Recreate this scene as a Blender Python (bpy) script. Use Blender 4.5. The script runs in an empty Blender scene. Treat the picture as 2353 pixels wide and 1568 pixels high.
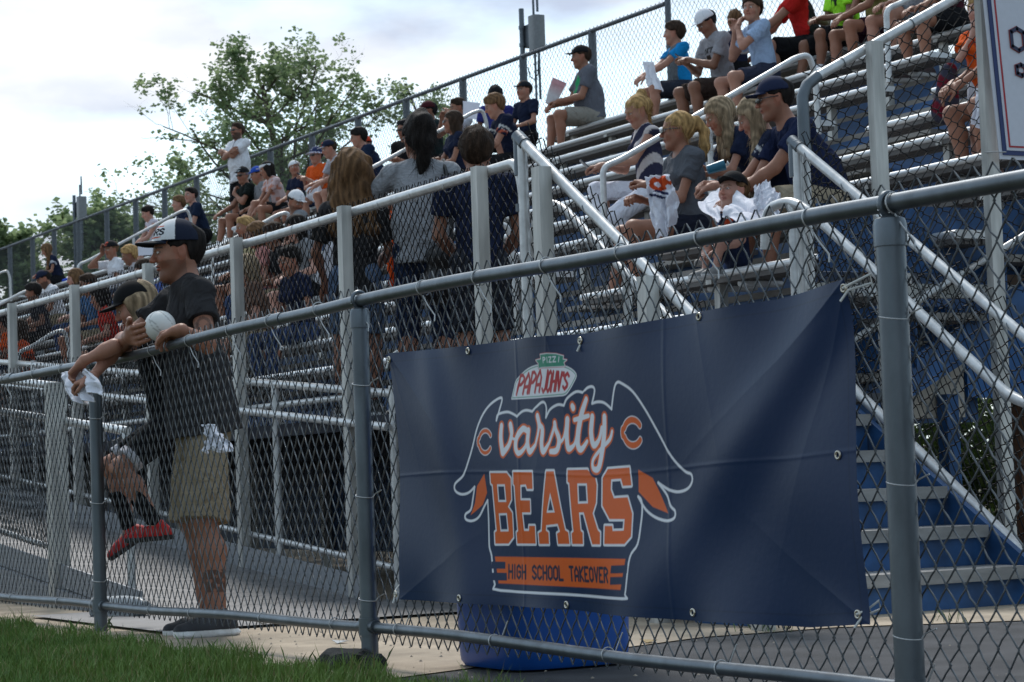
import bpy, bmesh, math, random
import numpy as np
from mathutils import Vector, Matrix

# ------------------------------------------------------------------ camera
F_PX, CX, CY = 5229.0, 1176.5, 784.0          # measured on the photograph at 2353 px width
PITCH, ROLL, EYE = math.radians(3.46), math.radians(2.0), 0.60
fw0 = np.array([.482, .876, 0.]); fw0 /= np.linalg.norm(fw0)
rt0 = np.array([fw0[1], -fw0[0], 0.]); up0 = np.array([0, 0, 1.])
FWD = fw0 * math.cos(PITCH) + up0 * math.sin(PITCH)
up1 = np.cross(rt0, FWD)
RGT = rt0 * math.cos(ROLL) - up1 * math.sin(ROLL)
UPV = rt0 * math.sin(ROLL) + up1 * math.cos(ROLL)
CAM = np.array([0, 0, EYE])
def ray(px, py): return FWD + RGT * (px - CX) / F_PX - UPV * (py - CY) / F_PX
def onx(px, py, x): r = ray(px, py); return CAM + r * (x / r[0])
def ony(px, py, y): r = ray(px, py); return CAM + r * (y / r[1])
def onz(px, py, z=0): r = ray(px, py); return CAM + r * ((z - EYE) / r[2])
def proj(p):
    d = np.array(p, float) - CAM; z = d @ FWD
    return CX + F_PX * (d @ RGT) / z, CY - F_PX * (d @ UPV) / z

SC = bpy.context.scene; COL = SC.collection
cam = bpy.data.cameras.new('camera'); camo = bpy.data.objects.new('camera', cam); COL.objects.link(camo)
cam.sensor_width = 36; cam.lens = 36 * F_PX / 2353; cam.clip_end = 2000; cam.clip_start = .05
M = Matrix(((RGT[0], UPV[0], -FWD[0], CAM[0]), (RGT[1], UPV[1], -FWD[1], CAM[1]), (RGT[2], UPV[2], -FWD[2], CAM[2]), (0, 0, 0, 1)))
camo.matrix_world = M; SC.camera = camo
cam.dof.use_dof = True; cam.dof.focus_distance = 8.0; cam.dof.aperture_fstop = 16

# ------------------------------------------------------------------ light
SUN_EL, SUN_AZ = math.radians(52), math.radians(20)   # azimuth measured from +Y towards +X
W = bpy.data.worlds.new("World"); SC.world = W; W.use_nodes = True
nt = W.node_tree; N = nt.nodes; L = nt.links
for n in list(N): N.remove(n)
out = N.new('ShaderNodeOutputWorld'); bg = N.new('ShaderNodeBackground')
sky = N.new('ShaderNodeTexSky'); sky.sky_type = 'NISHITA'; sky.sun_disc = False
sky.sun_elevation = SUN_EL; sky.sun_rotation = SUN_AZ; sky.dust_density = 2
tc = N.new('ShaderNodeTexCoord')
mp = N.new('ShaderNodeMapping'); mp.inputs['Scale'].default_value = (1, 1, 2.6); mp.inputs['Location'].default_value = (.35, 1.3, .1)
n1 = N.new('ShaderNodeTexNoise'); n1.inputs['Scale'].default_value = 4.2; n1.inputs['Detail'].default_value = 7; n1.inputs['Roughness'].default_value = .5
r1 = N.new('ShaderNodeValToRGB'); r1.color_ramp.elements[0].position = .43; r1.color_ramp.elements[1].position = .60
n2 = N.new('ShaderNodeTexNoise'); n2.inputs['Scale'].default_value = 6.5; n2.inputs['Detail'].default_value = 6
r2 = N.new('ShaderNodeValToRGB')
r2.color_ramp.elements[0].position = .42; r2.color_ramp.elements[0].color = (5.4, 6.2, 7.8, 1)
r2.color_ramp.elements[1].position = .64; r2.color_ramp.elements[1].color = (9.6, 9.9, 10.3, 1)
mx = N.new('ShaderNodeMix'); mx.data_type = 'RGBA'
mn = N.new('ShaderNodeMix'); mn.data_type = 'RGBA'; mn.blend_type = 'ADD'; mn.inputs[0].default_value = 1
L.new(tc.outputs['Generated'], mp.inputs[0]); L.new(mp.outputs[0], n1.inputs['Vector']); L.new(mp.outputs[0], n2.inputs['Vector'])
L.new(n1.outputs[0], r1.inputs[0]); L.new(n2.outputs[0], r2.inputs[0])
L.new(sky.outputs[0], mn.inputs[6]); mn.inputs[7].default_value = (4.2, 6.3, 7.3, 1)
L.new(r1.outputs[0], mx.inputs[0]); L.new(mn.outputs[2], mx.inputs[6]); L.new(r2.outputs[0], mx.inputs[7])
dt = N.new('ShaderNodeVectorMath'); dt.operation = 'DOT_PRODUCT'; dt.inputs[1].default_value = (.42, .76, .5)
nrm = N.new('ShaderNodeVectorMath'); nrm.operation = 'NORMALIZE'; L.new(tc.outputs['Generated'], nrm.inputs[0]); L.new(nrm.outputs[0], dt.inputs[0])
gr = N.new('ShaderNodeMapRange'); gr.inputs[1].default_value = -.6; gr.inputs[2].default_value = .80; gr.inputs[3].default_value = .58; gr.inputs[4].default_value = .84
L.new(dt.outputs['Value'], gr.inputs[0])
gm_ = N.new('ShaderNodeVectorMath'); gm_.operation = 'SCALE'; L.new(mx.outputs[2], gm_.inputs[0]); L.new(gr.outputs[0], gm_.inputs['Scale'])
L.new(gm_.outputs[0], bg.inputs[0]); bg.inputs[1].default_value = 0.10
L.new(bg.outputs[0], out.inputs[0])
sl = bpy.data.lights.new('sun', 'SUN'); sl.energy = 1.9; sl.angle = math.radians(12); sl.color = (1, .96, .9)
so = bpy.data.objects.new('sun', sl); COL.objects.link(so)
sd = Vector((math.sin(SUN_AZ) * math.cos(SUN_EL), math.cos(SUN_AZ) * math.cos(SUN_EL), math.sin(SUN_EL)))
so.rotation_euler = sd.to_track_quat('Z', 'Y').to_euler()
SC.view_settings.view_transform = 'Standard'; SC.view_settings.look = 'None'
SC.view_settings.exposure = 0.38; SC.view_settings.gamma = 1
SC.cycles.max_bounces = 6; SC.cycles.diffuse_bounces = 3; SC.cycles.use_denoising = True

# ------------------------------------------------------------------ materials
MATS = {}
def mat(name, col, rough=.7, metal=0., spec=.4, var=.12, scale=30., bump=0., bscale=200., attr=False, sheen=0., streak=None, trans=0., translu=0., fold=0.):
    if name in MATS: return MATS[name]
    m = bpy.data.materials.new(name); m.use_nodes = True; nt = m.node_tree; N = nt.nodes; L = nt.links
    b = N['Principled BSDF']; b.inputs['Roughness'].default_value = rough; b.inputs['Metallic'].default_value = metal
    b.inputs['Specular IOR Level'].default_value = spec
    if sheen: b.inputs['Sheen Weight'].default_value = sheen
    tc = N.new('ShaderNodeTexCoord'); mp = N.new('ShaderNodeMapping'); L.new(tc.outputs['Object'], mp.inputs[0])
    if streak: mp.inputs['Scale'].default_value = streak
    nz = N.new('ShaderNodeTexNoise'); nz.inputs['Scale'].default_value = scale; nz.inputs['Detail'].default_value = 5
    L.new(mp.outputs[0], nz.inputs['Vector'])
    mr = N.new('ShaderNodeMapRange'); mr.inputs[1].default_value = .3; mr.inputs[2].default_value = .7
    mr.inputs[3].default_value = 1 - var; mr.inputs[4].default_value = 1 + var; L.new(nz.outputs[0], mr.inputs[0])
    mu = N.new('ShaderNodeMix'); mu.data_type = 'RGBA'; mu.blend_type = 'MULTIPLY'; mu.inputs[0].default_value = 1
    if attr:
        a = N.new('ShaderNodeAttribute'); a.attribute_name = 'col'; L.new(a.outputs['Color'], mu.inputs[6])
    else: mu.inputs[6].default_value = (*col, 1)
    cb = N.new('ShaderNodeCombineColor')
    for i in range(3): L.new(mr.outputs[0], cb.inputs[i])
    L.new(cb.outputs[0], mu.inputs[7]); L.new(mu.outputs[2], b.inputs['Base Color'])
    if trans:
        b.inputs['Transmission Weight'].default_value = trans
    if bump:
        nb = N.new('ShaderNodeTexNoise'); nb.inputs['Scale'].default_value = bscale; nb.inputs['Detail'].default_value = 3
        L.new(mp.outputs[0], nb.inputs['Vector'])
        bp = N.new('ShaderNodeBump'); bp.inputs['Strength'].default_value = bump; bp.inputs['Distance'].default_value = .01
        L.new(nb.outputs[0], bp.inputs['Height']); L.new(bp.outputs[0], b.inputs['Normal'])
    if fold:
        nf = N.new('ShaderNodeTexNoise'); nf.inputs['Scale'].default_value = 6.5; nf.inputs['Detail'].default_value = 2.5; nf.inputs['Distortion'].default_value = 2.2; nf.inputs['Roughness'].default_value = .45
        m2 = N.new('ShaderNodeMapping'); m2.inputs['Scale'].default_value = (1, 1, .75); L.new(tc.outputs['Object'], m2.inputs[0]); L.new(m2.outputs[0], nf.inputs['Vector'])
        b2 = N.new('ShaderNodeBump'); b2.inputs['Strength'].default_value = fold; b2.inputs['Distance'].default_value = .06; L.new(nf.outputs[0], b2.inputs['Height'])
        if bump: L.new(bp.outputs[0], b2.inputs['Normal'])
        L.new(b2.outputs[0], b.inputs['Normal'])
    if translu:
        tl = N.new('ShaderNodeBsdfTranslucent'); ms_ = N.new('ShaderNodeMixShader'); ms_.inputs[0].default_value = translu
        L.new(mu.outputs[2], tl.inputs[0]); L.new(b.outputs[0], ms_.inputs[1]); L.new(tl.outputs[0], ms_.inputs[2]); L.new(ms_.outputs[0], N['Material Output'].inputs[0])
    MATS[name] = m; return m
galv = mat('galvanised steel', (.125, .142, .16), .42, .75, var=.22, scale=14, bump=.05, streak=(1, 1, .35))
galvw = mat('galvanised wire', (.10, .107, .115), .5, .5, var=.2, scale=40)
tie_m = mat('aluminium tie', (.42, .42, .42), .4, .6)
alum = mat('weathered aluminium', (.68, .69, .70), .42, .45, var=.1, scale=9, streak=(1, .25, 1), bump=.03)
alump = mat('aluminium pipe', (.55, .55, .55), .38, .45, var=.17, scale=19, bump=.05, bscale=60)
boxm = mat('aluminium box section', (.46, .45, .425), .5, .25, var=.26, scale=22, streak=(1, 1, .12), bump=.04)
underm = mat('shaded seat underside', (.13, .12, .115), .7, .2, var=.2, scale=8, streak=(1, .3, 1))  # shade under the benches is put into this dark colour
footm = mat('mill finish foot plank', (.24, .222, .205), .55, .3, var=.18, scale=12, streak=(1, .3, 1), bump=.1, bscale=90)
bluem = mat('blue painted riser', (.017, .066, .175), .5, .0, var=.45, scale=7, streak=(1, .2, 1))
blackw = mat('black vinyl wire', (.006, .006, .007), .55, 0, spec=.2)
darkg = mat('dark galvanised back rail', (.14, .155, .175), .5, .6, var=.15)
tread = mat('worn tread', (.26, .255, .25), .55, .3, var=.3, scale=14, streak=(.3, 1, 1), bump=.1)
conc = mat('concrete', (.34, .275, .205), .9, var=.34, scale=3.1, bump=.35, bscale=120)
asph = mat('asphalt', (.05, .05, .054), .9, var=.38, scale=4.5, bump=.6, bscale=260)
plate = mat('ramp plank', (.15, .147, .15), .6, .3, var=.15, scale=5, bump=.1)
soil = mat('soil', (.07, .06, .035), 1, var=.3, scale=8, bump=.5)

# ------------------------------------------------------------------ mesh helpers
class MB:
    def __init__(s): s.v = []; s.f = []; s.n = 0; s.q = []; s.c = []
    def add(s, v, f, c=None):
        v = np.asarray(v, float).reshape(-1, 3)
        s.v.append(v); s.f.extend([tuple(i + s.n for i in q) for q in f]); s.n += len(v)
        if c is not None: s.c.append(np.tile(c, (len(v), 1)))
    def addq(s, v, q):
        v = np.asarray(v, float); s.v.append(v); s.q.append(np.asarray(q) + s.n); s.n += len(v)
    def box(s, a, b, bev=0):
        a = np.minimum(a, b).astype(float) if True else a; b2 = np.maximum(a, b); 
        x0, y0, z0 = a; x1, y1, z1 = b2
        s.add([(x0, y0, z0), (x1, y0, z0), (x1, y1, z0), (x0, y1, z0), (x0, y0, z1), (x1, y0, z1), (x1, y1, z1), (x0, y1, z1)],
              [(0, 3, 2, 1), (4, 5, 6, 7), (0, 1, 5, 4), (1, 2, 6, 5), (2, 3, 7, 6), (3, 0, 4, 7)])
    def prism(s, prof, a, b, up=(0, 0, 1), caps=True):
        """sweep a 2D profile (side, up) from a to b"""
        a = np.array(a, float); b = np.array(b, float); d = b - a; d /= np.linalg.norm(d)
        up = np.array(up, float); sd = np.cross(d, up); sd /= np.linalg.norm(sd); u2 = np.cross(sd, d)
        n = len(prof); v = [a + sd * p + u2 * q for p, q in prof] + [b + sd * p + u2 * q for p, q in prof]
        f = [(i, (i + 1) % n, (i + 1) % n + n, i + n) for i in range(n)]
        if caps: f += [tuple(range(n))[::-1], tuple(range(n, 2 * n))]
        s.add(v, f)
    def tube(s, pts, r, n=10, caps=True, closed=False):
        P = np.array(pts, float); m = len(P)
        R = np.full(m, r) if np.isscalar(r) else np.array(r, float)
        T = np.gradient(P, axis=0) if not closed else (np.roll(P, -1, 0) - np.roll(P, 1, 0))
        T /= np.linalg.norm(T, axis=1)[:, None] + 1e-12
        ref = np.array([0, 0, 1.]) if abs(T[0][2]) < .9 else np.array([1., 0, 0])
        U = np.zeros_like(P); u = np.cross(T[0], ref); u /= np.linalg.norm(u)
        for i in range(m):
            u = u - T[i] * (u @ T[i]); u /= np.linalg.norm(u) + 1e-12; U[i] = u
        V = np.cross(T, U); a = np.arange(n) * 2 * np.pi / n
        v = (P[:, None] + R[:, None, None] * (np.cos(a)[None, :, None] * U[:, None] + np.sin(a)[None, :, None] * V[:, None])).reshape(-1, 3)
        f = []
        for i in range(m if closed else m - 1):
            j = (i + 1) % m
            for k in range(n): f.append((i * n + k, i * n + (k + 1) % n, j * n + (k + 1) % n, j * n + k))
        if caps and not closed: f += [tuple(range(n))[::-1], tuple(range((m - 1) * n, m * n))]
        s.add(v, f)
    def build(s, name, m, parent=None, smooth=True, col=None):
        v = np.concatenate(s.v) if s.v else np.zeros((0, 3))
        me = bpy.data.meshes.new(name)
        if s.q and not s.f:
            q = np.concatenate(s.q); return rawmesh(name, v, q, m, parent, smooth, col)
        me.from_pydata(v.tolist(), [], s.f); me.materials.append(m)
        if s.c:
            c = np.concatenate(s.c); col = c
        if col is not None: setcol(me, col)
        if smooth:
            me.polygons.foreach_set('use_smooth', np.ones(len(me.polygons), bool))
            try: me.set_sharp_from_angle(angle=math.radians(38))
            except Exception: pass
        o = bpy.data.objects.new(name, me); COL.objects.link(o)
        if parent is not None: o.parent = parent
        return o
def setcol(me, col):
    c = np.ones((len(me.vertices), 4), np.float32); c[:, :3] = col
    a = me.color_attributes.new('col', 'FLOAT_COLOR', 'POINT'); a.data.foreach_set('color', c.ravel())
def rawmesh(name, v, q, m, parent=None, smooth=True, col=None):
    me = bpy.data.meshes.new(name); me.vertices.add(len(v)); me.vertices.foreach_set('co', np.asarray(v, np.float32).ravel())
    k = q.shape[1]; me.loops.add(len(q) * k); me.loops.foreach_set('vertex_index', q.astype(np.int32).ravel())
    me.polygons.add(len(q)); me.polygons.foreach_set('loop_start', (np.arange(len(q)) * k).astype(np.int32))
    if smooth: me.polygons.foreach_set('use_smooth', np.ones(len(q), bool))
    me.update(calc_edges=True); me.materials.append(m)
    if col is not None: setcol(me, col)
    o = bpy.data.objects.new(name, me); COL.objects.link(o)
    if parent is not None: o.parent = parent
    return o
def tag(o, label=None, cat=None, group=None, kind=None):
    if label: o['label'] = label
    if cat: o['category'] = cat
    if group: o['group'] = group
    if kind: o['kind'] = kind
    return o
def empty(name, loc, label, cat, group=None):
    o = bpy.data.objects.new(name, None); COL.objects.link(o); o.empty_display_size = .1
    o['_loc'] = 0; del o['_loc']
    o.location = loc; tag(o, label, cat, group)
    return o
# parts are modelled in world coordinates; fixparent() keeps them in place under a moved Empty
def fixparent(o):
    mi = Matrix.Translation(Vector(o.location)).inverted()
    for c in o.children: c.matrix_parent_inverse = mi
def arc(c, r, a0, a1, u, w, n=8):
    u = np.array(u, float); w = np.array(w, float); c = np.array(c, float)
    return [c + r * (math.cos(t) * u + math.sin(t) * w) for t in np.linspace(a0, a1, n)]
def rounded(pts, r, n=6):
    """polyline with filleted corners"""
    P = [np.array(p, float) for p in pts]; o = [P[0]]
    for i in range(1, len(P) - 1):
        a = P[i - 1] - P[i]; b = P[i + 1] - P[i]; la = np.linalg.norm(a); lb = np.linalg.norm(b)
        rr = min(r, la * .45, lb * .45); p0 = P[i] + a / la * rr; p1 = P[i] + b / lb * rr
        for t in np.linspace(0, 1, n): o.append((1 - t) ** 2 * p0 + 2 * t * (1 - t) * P[i] + t * t * p1)
    o.append(P[-1]); return o
def chainlink(O, U, Lh, W, Hh, w=.064, h=.082, r=.0016, sides=4, detail=3, ztop=None, jit=.0012, seed=1):
    """woven zigzag wires; O lower corner, U along, W up (may be sheared), returns MB"""
    rng = np.random.RandomState(seed)
    O = np.array(O, float); U = np.array(U, float); W = np.array(W, float)
    D = np.cross(U, W); D /= np.linalg.norm(D)
    nw = int(Lh / (w / 2)); ns = int(Hh / (h / 2)) + 1
    ts = [0, .12, .5, .88][:detail + 1] if detail == 3 else ([0, .15, .85] if detail == 2 else [0])
    pts = []
    for m_ in range(ns):
        for t in ts: pts.append((m_, t))
    mm = np.array([p[0] for p in pts]); tt = np.array([p[1] for p in pts]); K = len(pts)
    k = np.arange(nw)[:, None]
    right = ((mm[None] + k) % 2)
    nxt = 1 - right
    ov = .085 if detail == 3 else .05
    xa = np.where(right == 1, 1 + ov, -ov); xb = np.where(nxt == 1, 1 + ov, -ov)
    s = np.interp(tt, [0, .12, .15, .5, .85, .88, 1], [0, .035, .10, .5, .90, .965, 1])[None] + 0 * xa
    xf = xa + (xb - xa) * s
    zf = (mm[None] + tt[None]) + 0 * xf
    dep = np.where(right == 1, 1, -1) * np.cos(np.pi * s) * r * 1.1
    dep = np.where(s == 0, 0, dep)
    X = (k + xf) * w / 2 + rng.randn(*xf.shape) * jit; Z = zf * h / 2 + rng.randn(*xf.shape) * jit
    # slow sag of the fabric
    P = O + X[..., None] * U + Z[..., None] * W + (dep + .004 * np.sin(X * 3.1 + Z * 2))[..., None] * D
    T = np.gradient(P, axis=1); T /= np.linalg.norm(T, axis=2)[..., None] + 1e-9
    A = np.cross(T, D); A /= np.linalg.norm(A, axis=2)[..., None] + 1e-9; B = np.cross(T, A)
    a = np.arange(sides) * 2 * np.pi / sides
    V = P[:, :, None] + r * (np.cos(a)[None, None, :, None] * A[:, :, None] + np.sin(a)[None, None, :, None] * B[:, :, None])
    idx = np.arange(nw * K * sides).reshape(nw, K, sides)
    q = np.stack([idx[:, :-1], np.roll(idx, -1, 2)[:, :-1], np.roll(idx, -1, 2)[:, 1:], idx[:, 1:]], -1).reshape(-1, 4)
    mb = MB(); mb.addq(V.reshape(-1, 3), q); return mb
def build_each(mb, name, m, par, per=1):
    off = 0; fi = 0
    for i in range(0, len(mb.v), per):
        vs = mb.v[i:i + per]; n = sum(len(v) for v in vs); fs = []
        while fi < len(mb.f) and max(mb.f[fi]) < off + n: fs.append(tuple(k - off for k in mb.f[fi])); fi += 1
        q = MB(); q.add(np.concatenate(vs), fs); q.build(name, m, par); off += n
# ------------------------------------------------------------------ ground
def sheet(name, poly, z, m, kind='structure', label=None):
    mb = MB(); mb.add([(x, y, z) for x, y in poly], [tuple(range(len(poly)))]); o = mb.build(name, m, None, False)
    o['kind'] = kind
    return o
sheet('ground', [(-400, -400), (600, -400), (600, 900), (-400, 900)], -.012, soil)
sheet('concrete_path', [(2.98, 6.35), (4.6, 7.0), (5.2, 6.98), (6.2, 6.45), (9.5, 5.4), (9.5, 9.2), (8.6, 9.4), (8.6, 60), (2.98, 60)], 0, conc)
sheet('asphalt_road', [(2.98, -30), (60, -30), (60, 5.0), (9.5, 5.4), (6.2, 6.45), (5.2, 6.98), (4.6, 7.0), (2.98, 6.35)], -.004, asph)
sheet('ramp_landing', [(3.3, 9.15), (5.0, 9.15), (5.0, 10.5), (3.75, 11.0), (3.3, 11.0)], .012, plate)
# grass: soil strip is the ground; blades are one stuff object
def grass(x0, x1, y0, y1, n, seed, hmin, hmax, dens=None):
    rg = np.random.RandomState(seed)
    x = rg.uniform(x0, x1, n); y = y0 + (y1 - y0) * rg.rand(n) ** 1.0
    edge = 3.0 + .03 * np.sin(y * 5.1) + .025 * np.sin(y * 13.7 + 1)
    k = x < edge; x = x[k]; y = y[k]; n = len(x)
    h = rg.uniform(hmin, hmax, n) * (.75 + .25 * np.sin(x * 9) * np.sin(y * 7)) * np.where(rg.rand(n) < .03, 1.6, 1)
    a = rg.uniform(0, 6.28, n); w = rg.uniform(.0012, .0026, n); ln = rg.uniform(.1, .7, n) * h; la = rg.uniform(0, 6.28, n)
    dx, dy = np.cos(a) * w, np.sin(a) * w; lx, ly = np.cos(la) * ln, np.sin(la) * ln
    z0 = np.full(n, -.012)
    V = np.stack([np.stack([x - dx, y - dy, z0], 1), np.stack([x + dx, y + dy, z0], 1),
                  np.stack([x + dx * .7 + lx * .35, y + dy * .7 + ly * .35, h * .6], 1), np.stack([x - dx * .7 + lx * .35, y - dy * .7 + ly * .35, h * .6], 1),
                  np.stack([x + lx, y + ly, h], 1)], 1)
    c0 = np.array([.058, .125, .018]); c1 = np.array([.15, .23, .045]); t = np.clip(rg.rand(n, 1) * .6 + .25 + .28 * (np.sin(x * 5 + y * 2.3) * np.sin(y * 3.1 + x))[:, None], 0, 1.2)
    c = c0 + (c1 - c0) * t; dry = rg.rand(n) < .09; c[dry] = (.22, .19, .08)
    cc = np.repeat(c[:, None], 5, 1).reshape(-1, 3)
    b = np.arange(n)[:, None] * 5
    q = np.concatenate([b + [0, 1, 2], b + [0, 2, 3], b + [3, 2, 4]])
    return V.reshape(-1, 3), q, cc
gv, gq, gc = grass(.9, 3.06, 5.2, 13.5, 110000, 3, .03, .085)
gm = mat('grass blades', (.06, .12, .02), .6, var=.15, scale=4, attr=True)
go = rawmesh('grass', gv, gq, gm, None, False, gc); tag(go, 'short green grass growing along the foot of the grey fence', 'grass', kind='stuff')
# a few loose stones on the path
rg = random.Random(4)
mb = MB()
for i in range(260):
    x = rg.uniform(2.95, 3.9) if i % 3 else rg.uniform(3, 6); y = rg.uniform(5.0, 10.5); r = rg.uniform(.002, .008)
    p = [(x + r * math.cos(a) * rg.uniform(.7, 1.2), y + r * math.sin(a) * rg.uniform(.7, 1.2), .001) for a in (0, 1.2, 2.5, 3.8, 5)]
    mb.add(p + [(x, y, r * .9)], [(k, (k + 1) % 5, 5) for k in range(5)])
gr = mb.build('gravel', mat('grit', (.30, .26, .21), 1, var=.4, scale=20), None, False); tag(gr, 'fine grit scattered on the concrete path behind the fence', 'gravel', kind='stuff')
mb = MB()
rg2 = np.random.RandomState(5)
for (cx, cy, s) in ((3.12, 6.86, .085), (3.16, 6.78, .05)):
    bm = bmesh.new(); bmesh.ops.create_icosphere(bm, subdivisions=3, radius=1)
    v = np.array([q.co[:] for q in bm.verts]); f = [tuple(q.index for q in fa.verts) for fa in bm.faces]; bm.free()
    n_ = 1 + .18 * np.sin(v[:, :1] * 5 + cx) * np.sin(v[:, 1:2] * 6) + .05 * rg2.randn(len(v), 1)
    v = np.sign(v) * np.abs(v) ** .7 * n_ * np.array([.75, 1.2, .42]) * s * 1.2 + np.array([cx, cy, .02]); mb.add(v, f)
ch = mb.build('asphalt_lump', mat('asphalt lump', (.03, .03, .03), 1, var=.4, scale=30, bump=.5), None, True)
tag(ch, 'broken black lump at the foot of the middle grey fence post', 'rubble')

# ------------------------------------------------------------------ front chain link fence
FX = 3.2
FY = [1.15, 4.04, 6.86, 9.62, 12.5, 15.3]
FZT = [1.19, 1.185, 1.213, 1.165, 1.19, 1.19]; FZB = [.10, .10, .13, .11, .11, .11]
fence = empty('chain_link_fence', (FX, 6.86, 0), 'grey galvanised chain link fence with round rails crossing in front of the bleachers', 'fence')
topz = lambda y: float(np.interp(y, FY, FZT)); botz = lambda y: float(np.interp(y, FY, FZB))
def rail_path(z, x=FX, n=60):
    ys = np.linspace(FY[0], FY[-1], n); return [(x + .003 * math.sin(y * 2.1), y, z(y) + .004 * math.sin(y * 3.3)) for y in ys]
mb = MB(); mb.tube(rail_path(topz), .0205, 16)
for y in (2.9, 7.55, 10.9): mb.tube([(FX, y - .04, topz(y)), (FX, y + .04, topz(y))], .0235, 16)
mb.build('top_rail', galv, fence)
mb = MB(); mb.tube(rail_path(botz), .0175, 14); mb.build('bottom_rail', galv, fence)
for i, y in enumerate(FY):
    zt = FZT[i] - .045
    mb = MB(); mb.tube([(FX, y, -.05), (FX, y, .5), (FX, y, zt)], (.0335 if y < 5 else .0285), 20); p = mb.build('post', galv, fence)
    cp = MB(); cp.tube([(FX, y, zt - .05), (FX, y, zt + .0), (FX, y, zt + .012), (FX, y, zt + .02)], [k_ + (.0035 if y < 5 else -.001) for k_ in (.0345, .0345, .031, .012)], 20)
    cp.tube(arc((FX, y, FZT[i]), .026, -2.4, 5.5, (1, 0, 0), (0, 0, 1), 22), .0065, 8)
    cp.tube([(FX, y, zt + .01), (FX - .026, y, FZT[i] - .01)], .007, 8); cp.tube([(FX, y, zt + .01), (FX + .026, y, FZT[i] - .01)], .007, 8)
    o = cp.build('post_cap', galv, p)
    sl_ = MB()
    sl_.tube([(FX, y - .055, FZB[i]), (FX, y + .055, FZB[i])], .0225, 14); sl_.tube([(FX, y, FZB[i] - .028), (FX, y, FZB[i] + .028)], .035, 18)
    sl_.build('rail_clamp', galv, p)
rt = random.Random(8); mb = MB()
for y in np.arange(1.5, 15.2, .41):
    y = y + rt.uniform(-.06, .06); zt = topz(y)
    pth = arc((FX, y, zt), .0245, -1.2, 4.6, (1, 0, 0), (0, .12, 1), 18)
    pth += [pth[-1] + np.array([.004, -.02, -.03]), pth[-1] + np.array([.016, -.045, -.065]), pth[-1] + np.array([.012, -.05, -.085])]
    mb.tube(pth, .0021, 6)
for y in np.arange(1.6, 15.2, .62):
    y = y + rt.uniform(-.1, .1); zb = botz(y)
    mb.tube(arc((FX, y, zb), .0205, 0, 5.2, (1, 0, 0), (0, .1, 1), 14) + [(FX + .03, y - .03, zb + .06)], .002, 6)
for i, y in enumerate(FY):
    for z in (.22, .56, .93):
        mb.tube([(FX + .03, y - .062, z + .018), (FX + .02, y - .034, z + .006)] + arc((FX, y, z), .0325, .9 * 0 + -.9, -math.pi + .9, (1, 0, 0), (0, 1, .12), 8)[0:0] +
                [(FX + .0 + .0325 * math.cos(a), y + .0325 * math.sin(a), z + .006 * math.sin(a)) for a in np.linspace(-1.2, -5.2, 14)] + [(FX + .03, y + .045, z + .01)], .002, 6)
build_each(mb, 'wire_tie', tie_m, fence)
msh = chainlink((FX + .034, FY[0], .072), (0, 1, 0), FY[-1] - FY[0], (0, 0, 1), 1.15, .0635, .087, .0023, 5, 3, seed=2)
# the fabric follows the rail's height
v = msh.v[0]; v[:, 2] += (v[:, 2] / 1.21) * (np.interp(v[:, 1], FY, FZT) - 1.19)
msh.build('chain_link_mesh', galvw, fence); fixparent(fence)

# ------------------------------------------------------------------ banner
def pts_y(px, py): q = onx(px, py, FX); return q[1], q[2]
_top = [pts_y(*p) for p in [(902, 812), (1076, 795), (1210, 776), (1328, 768), (1470, 742), (1600, 716), (1780, 688), (1965, 640)]]
_bot = [pts_y(*p) for p in [(918, 1378), (1068, 1386), (1290, 1402), (1390, 1413), (1589, 1427), (1850, 1443), (1992, 1435)]]
def zb_top(y): a = sorted(_top); return np.interp(y, [q[0] for q in a], [q[1] for q in a])
def zb_bot(y): a = sorted(_bot); return np.interp(y, [q[0] for q in a], [q[1] for q in a])
YL, YR = 6.62, 4.185
NU, NV = 1160, 380
uu, vv = np.meshgrid(np.linspace(0, 1, NU), np.linspace(0, 1, NV), indexing='ij')
side_in = .035 * np.sin(np.pi * vv) ** 1.0
YY = YL + (YR - YL) * uu; YY = YY + np.where(uu < .5, -side_in * .6 * (1 - uu * 2), 0) + np.where(uu > .5, side_in * .5 * (uu * 2 - 1), 0) * 1.0 - .035 * (1 - vv) * (uu > .5) * (uu * 2 - 1) * .4
TT = zb_top(YY); BB = zb_bot(YY); ZZ = BB + (TT - BB) * vv
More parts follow.
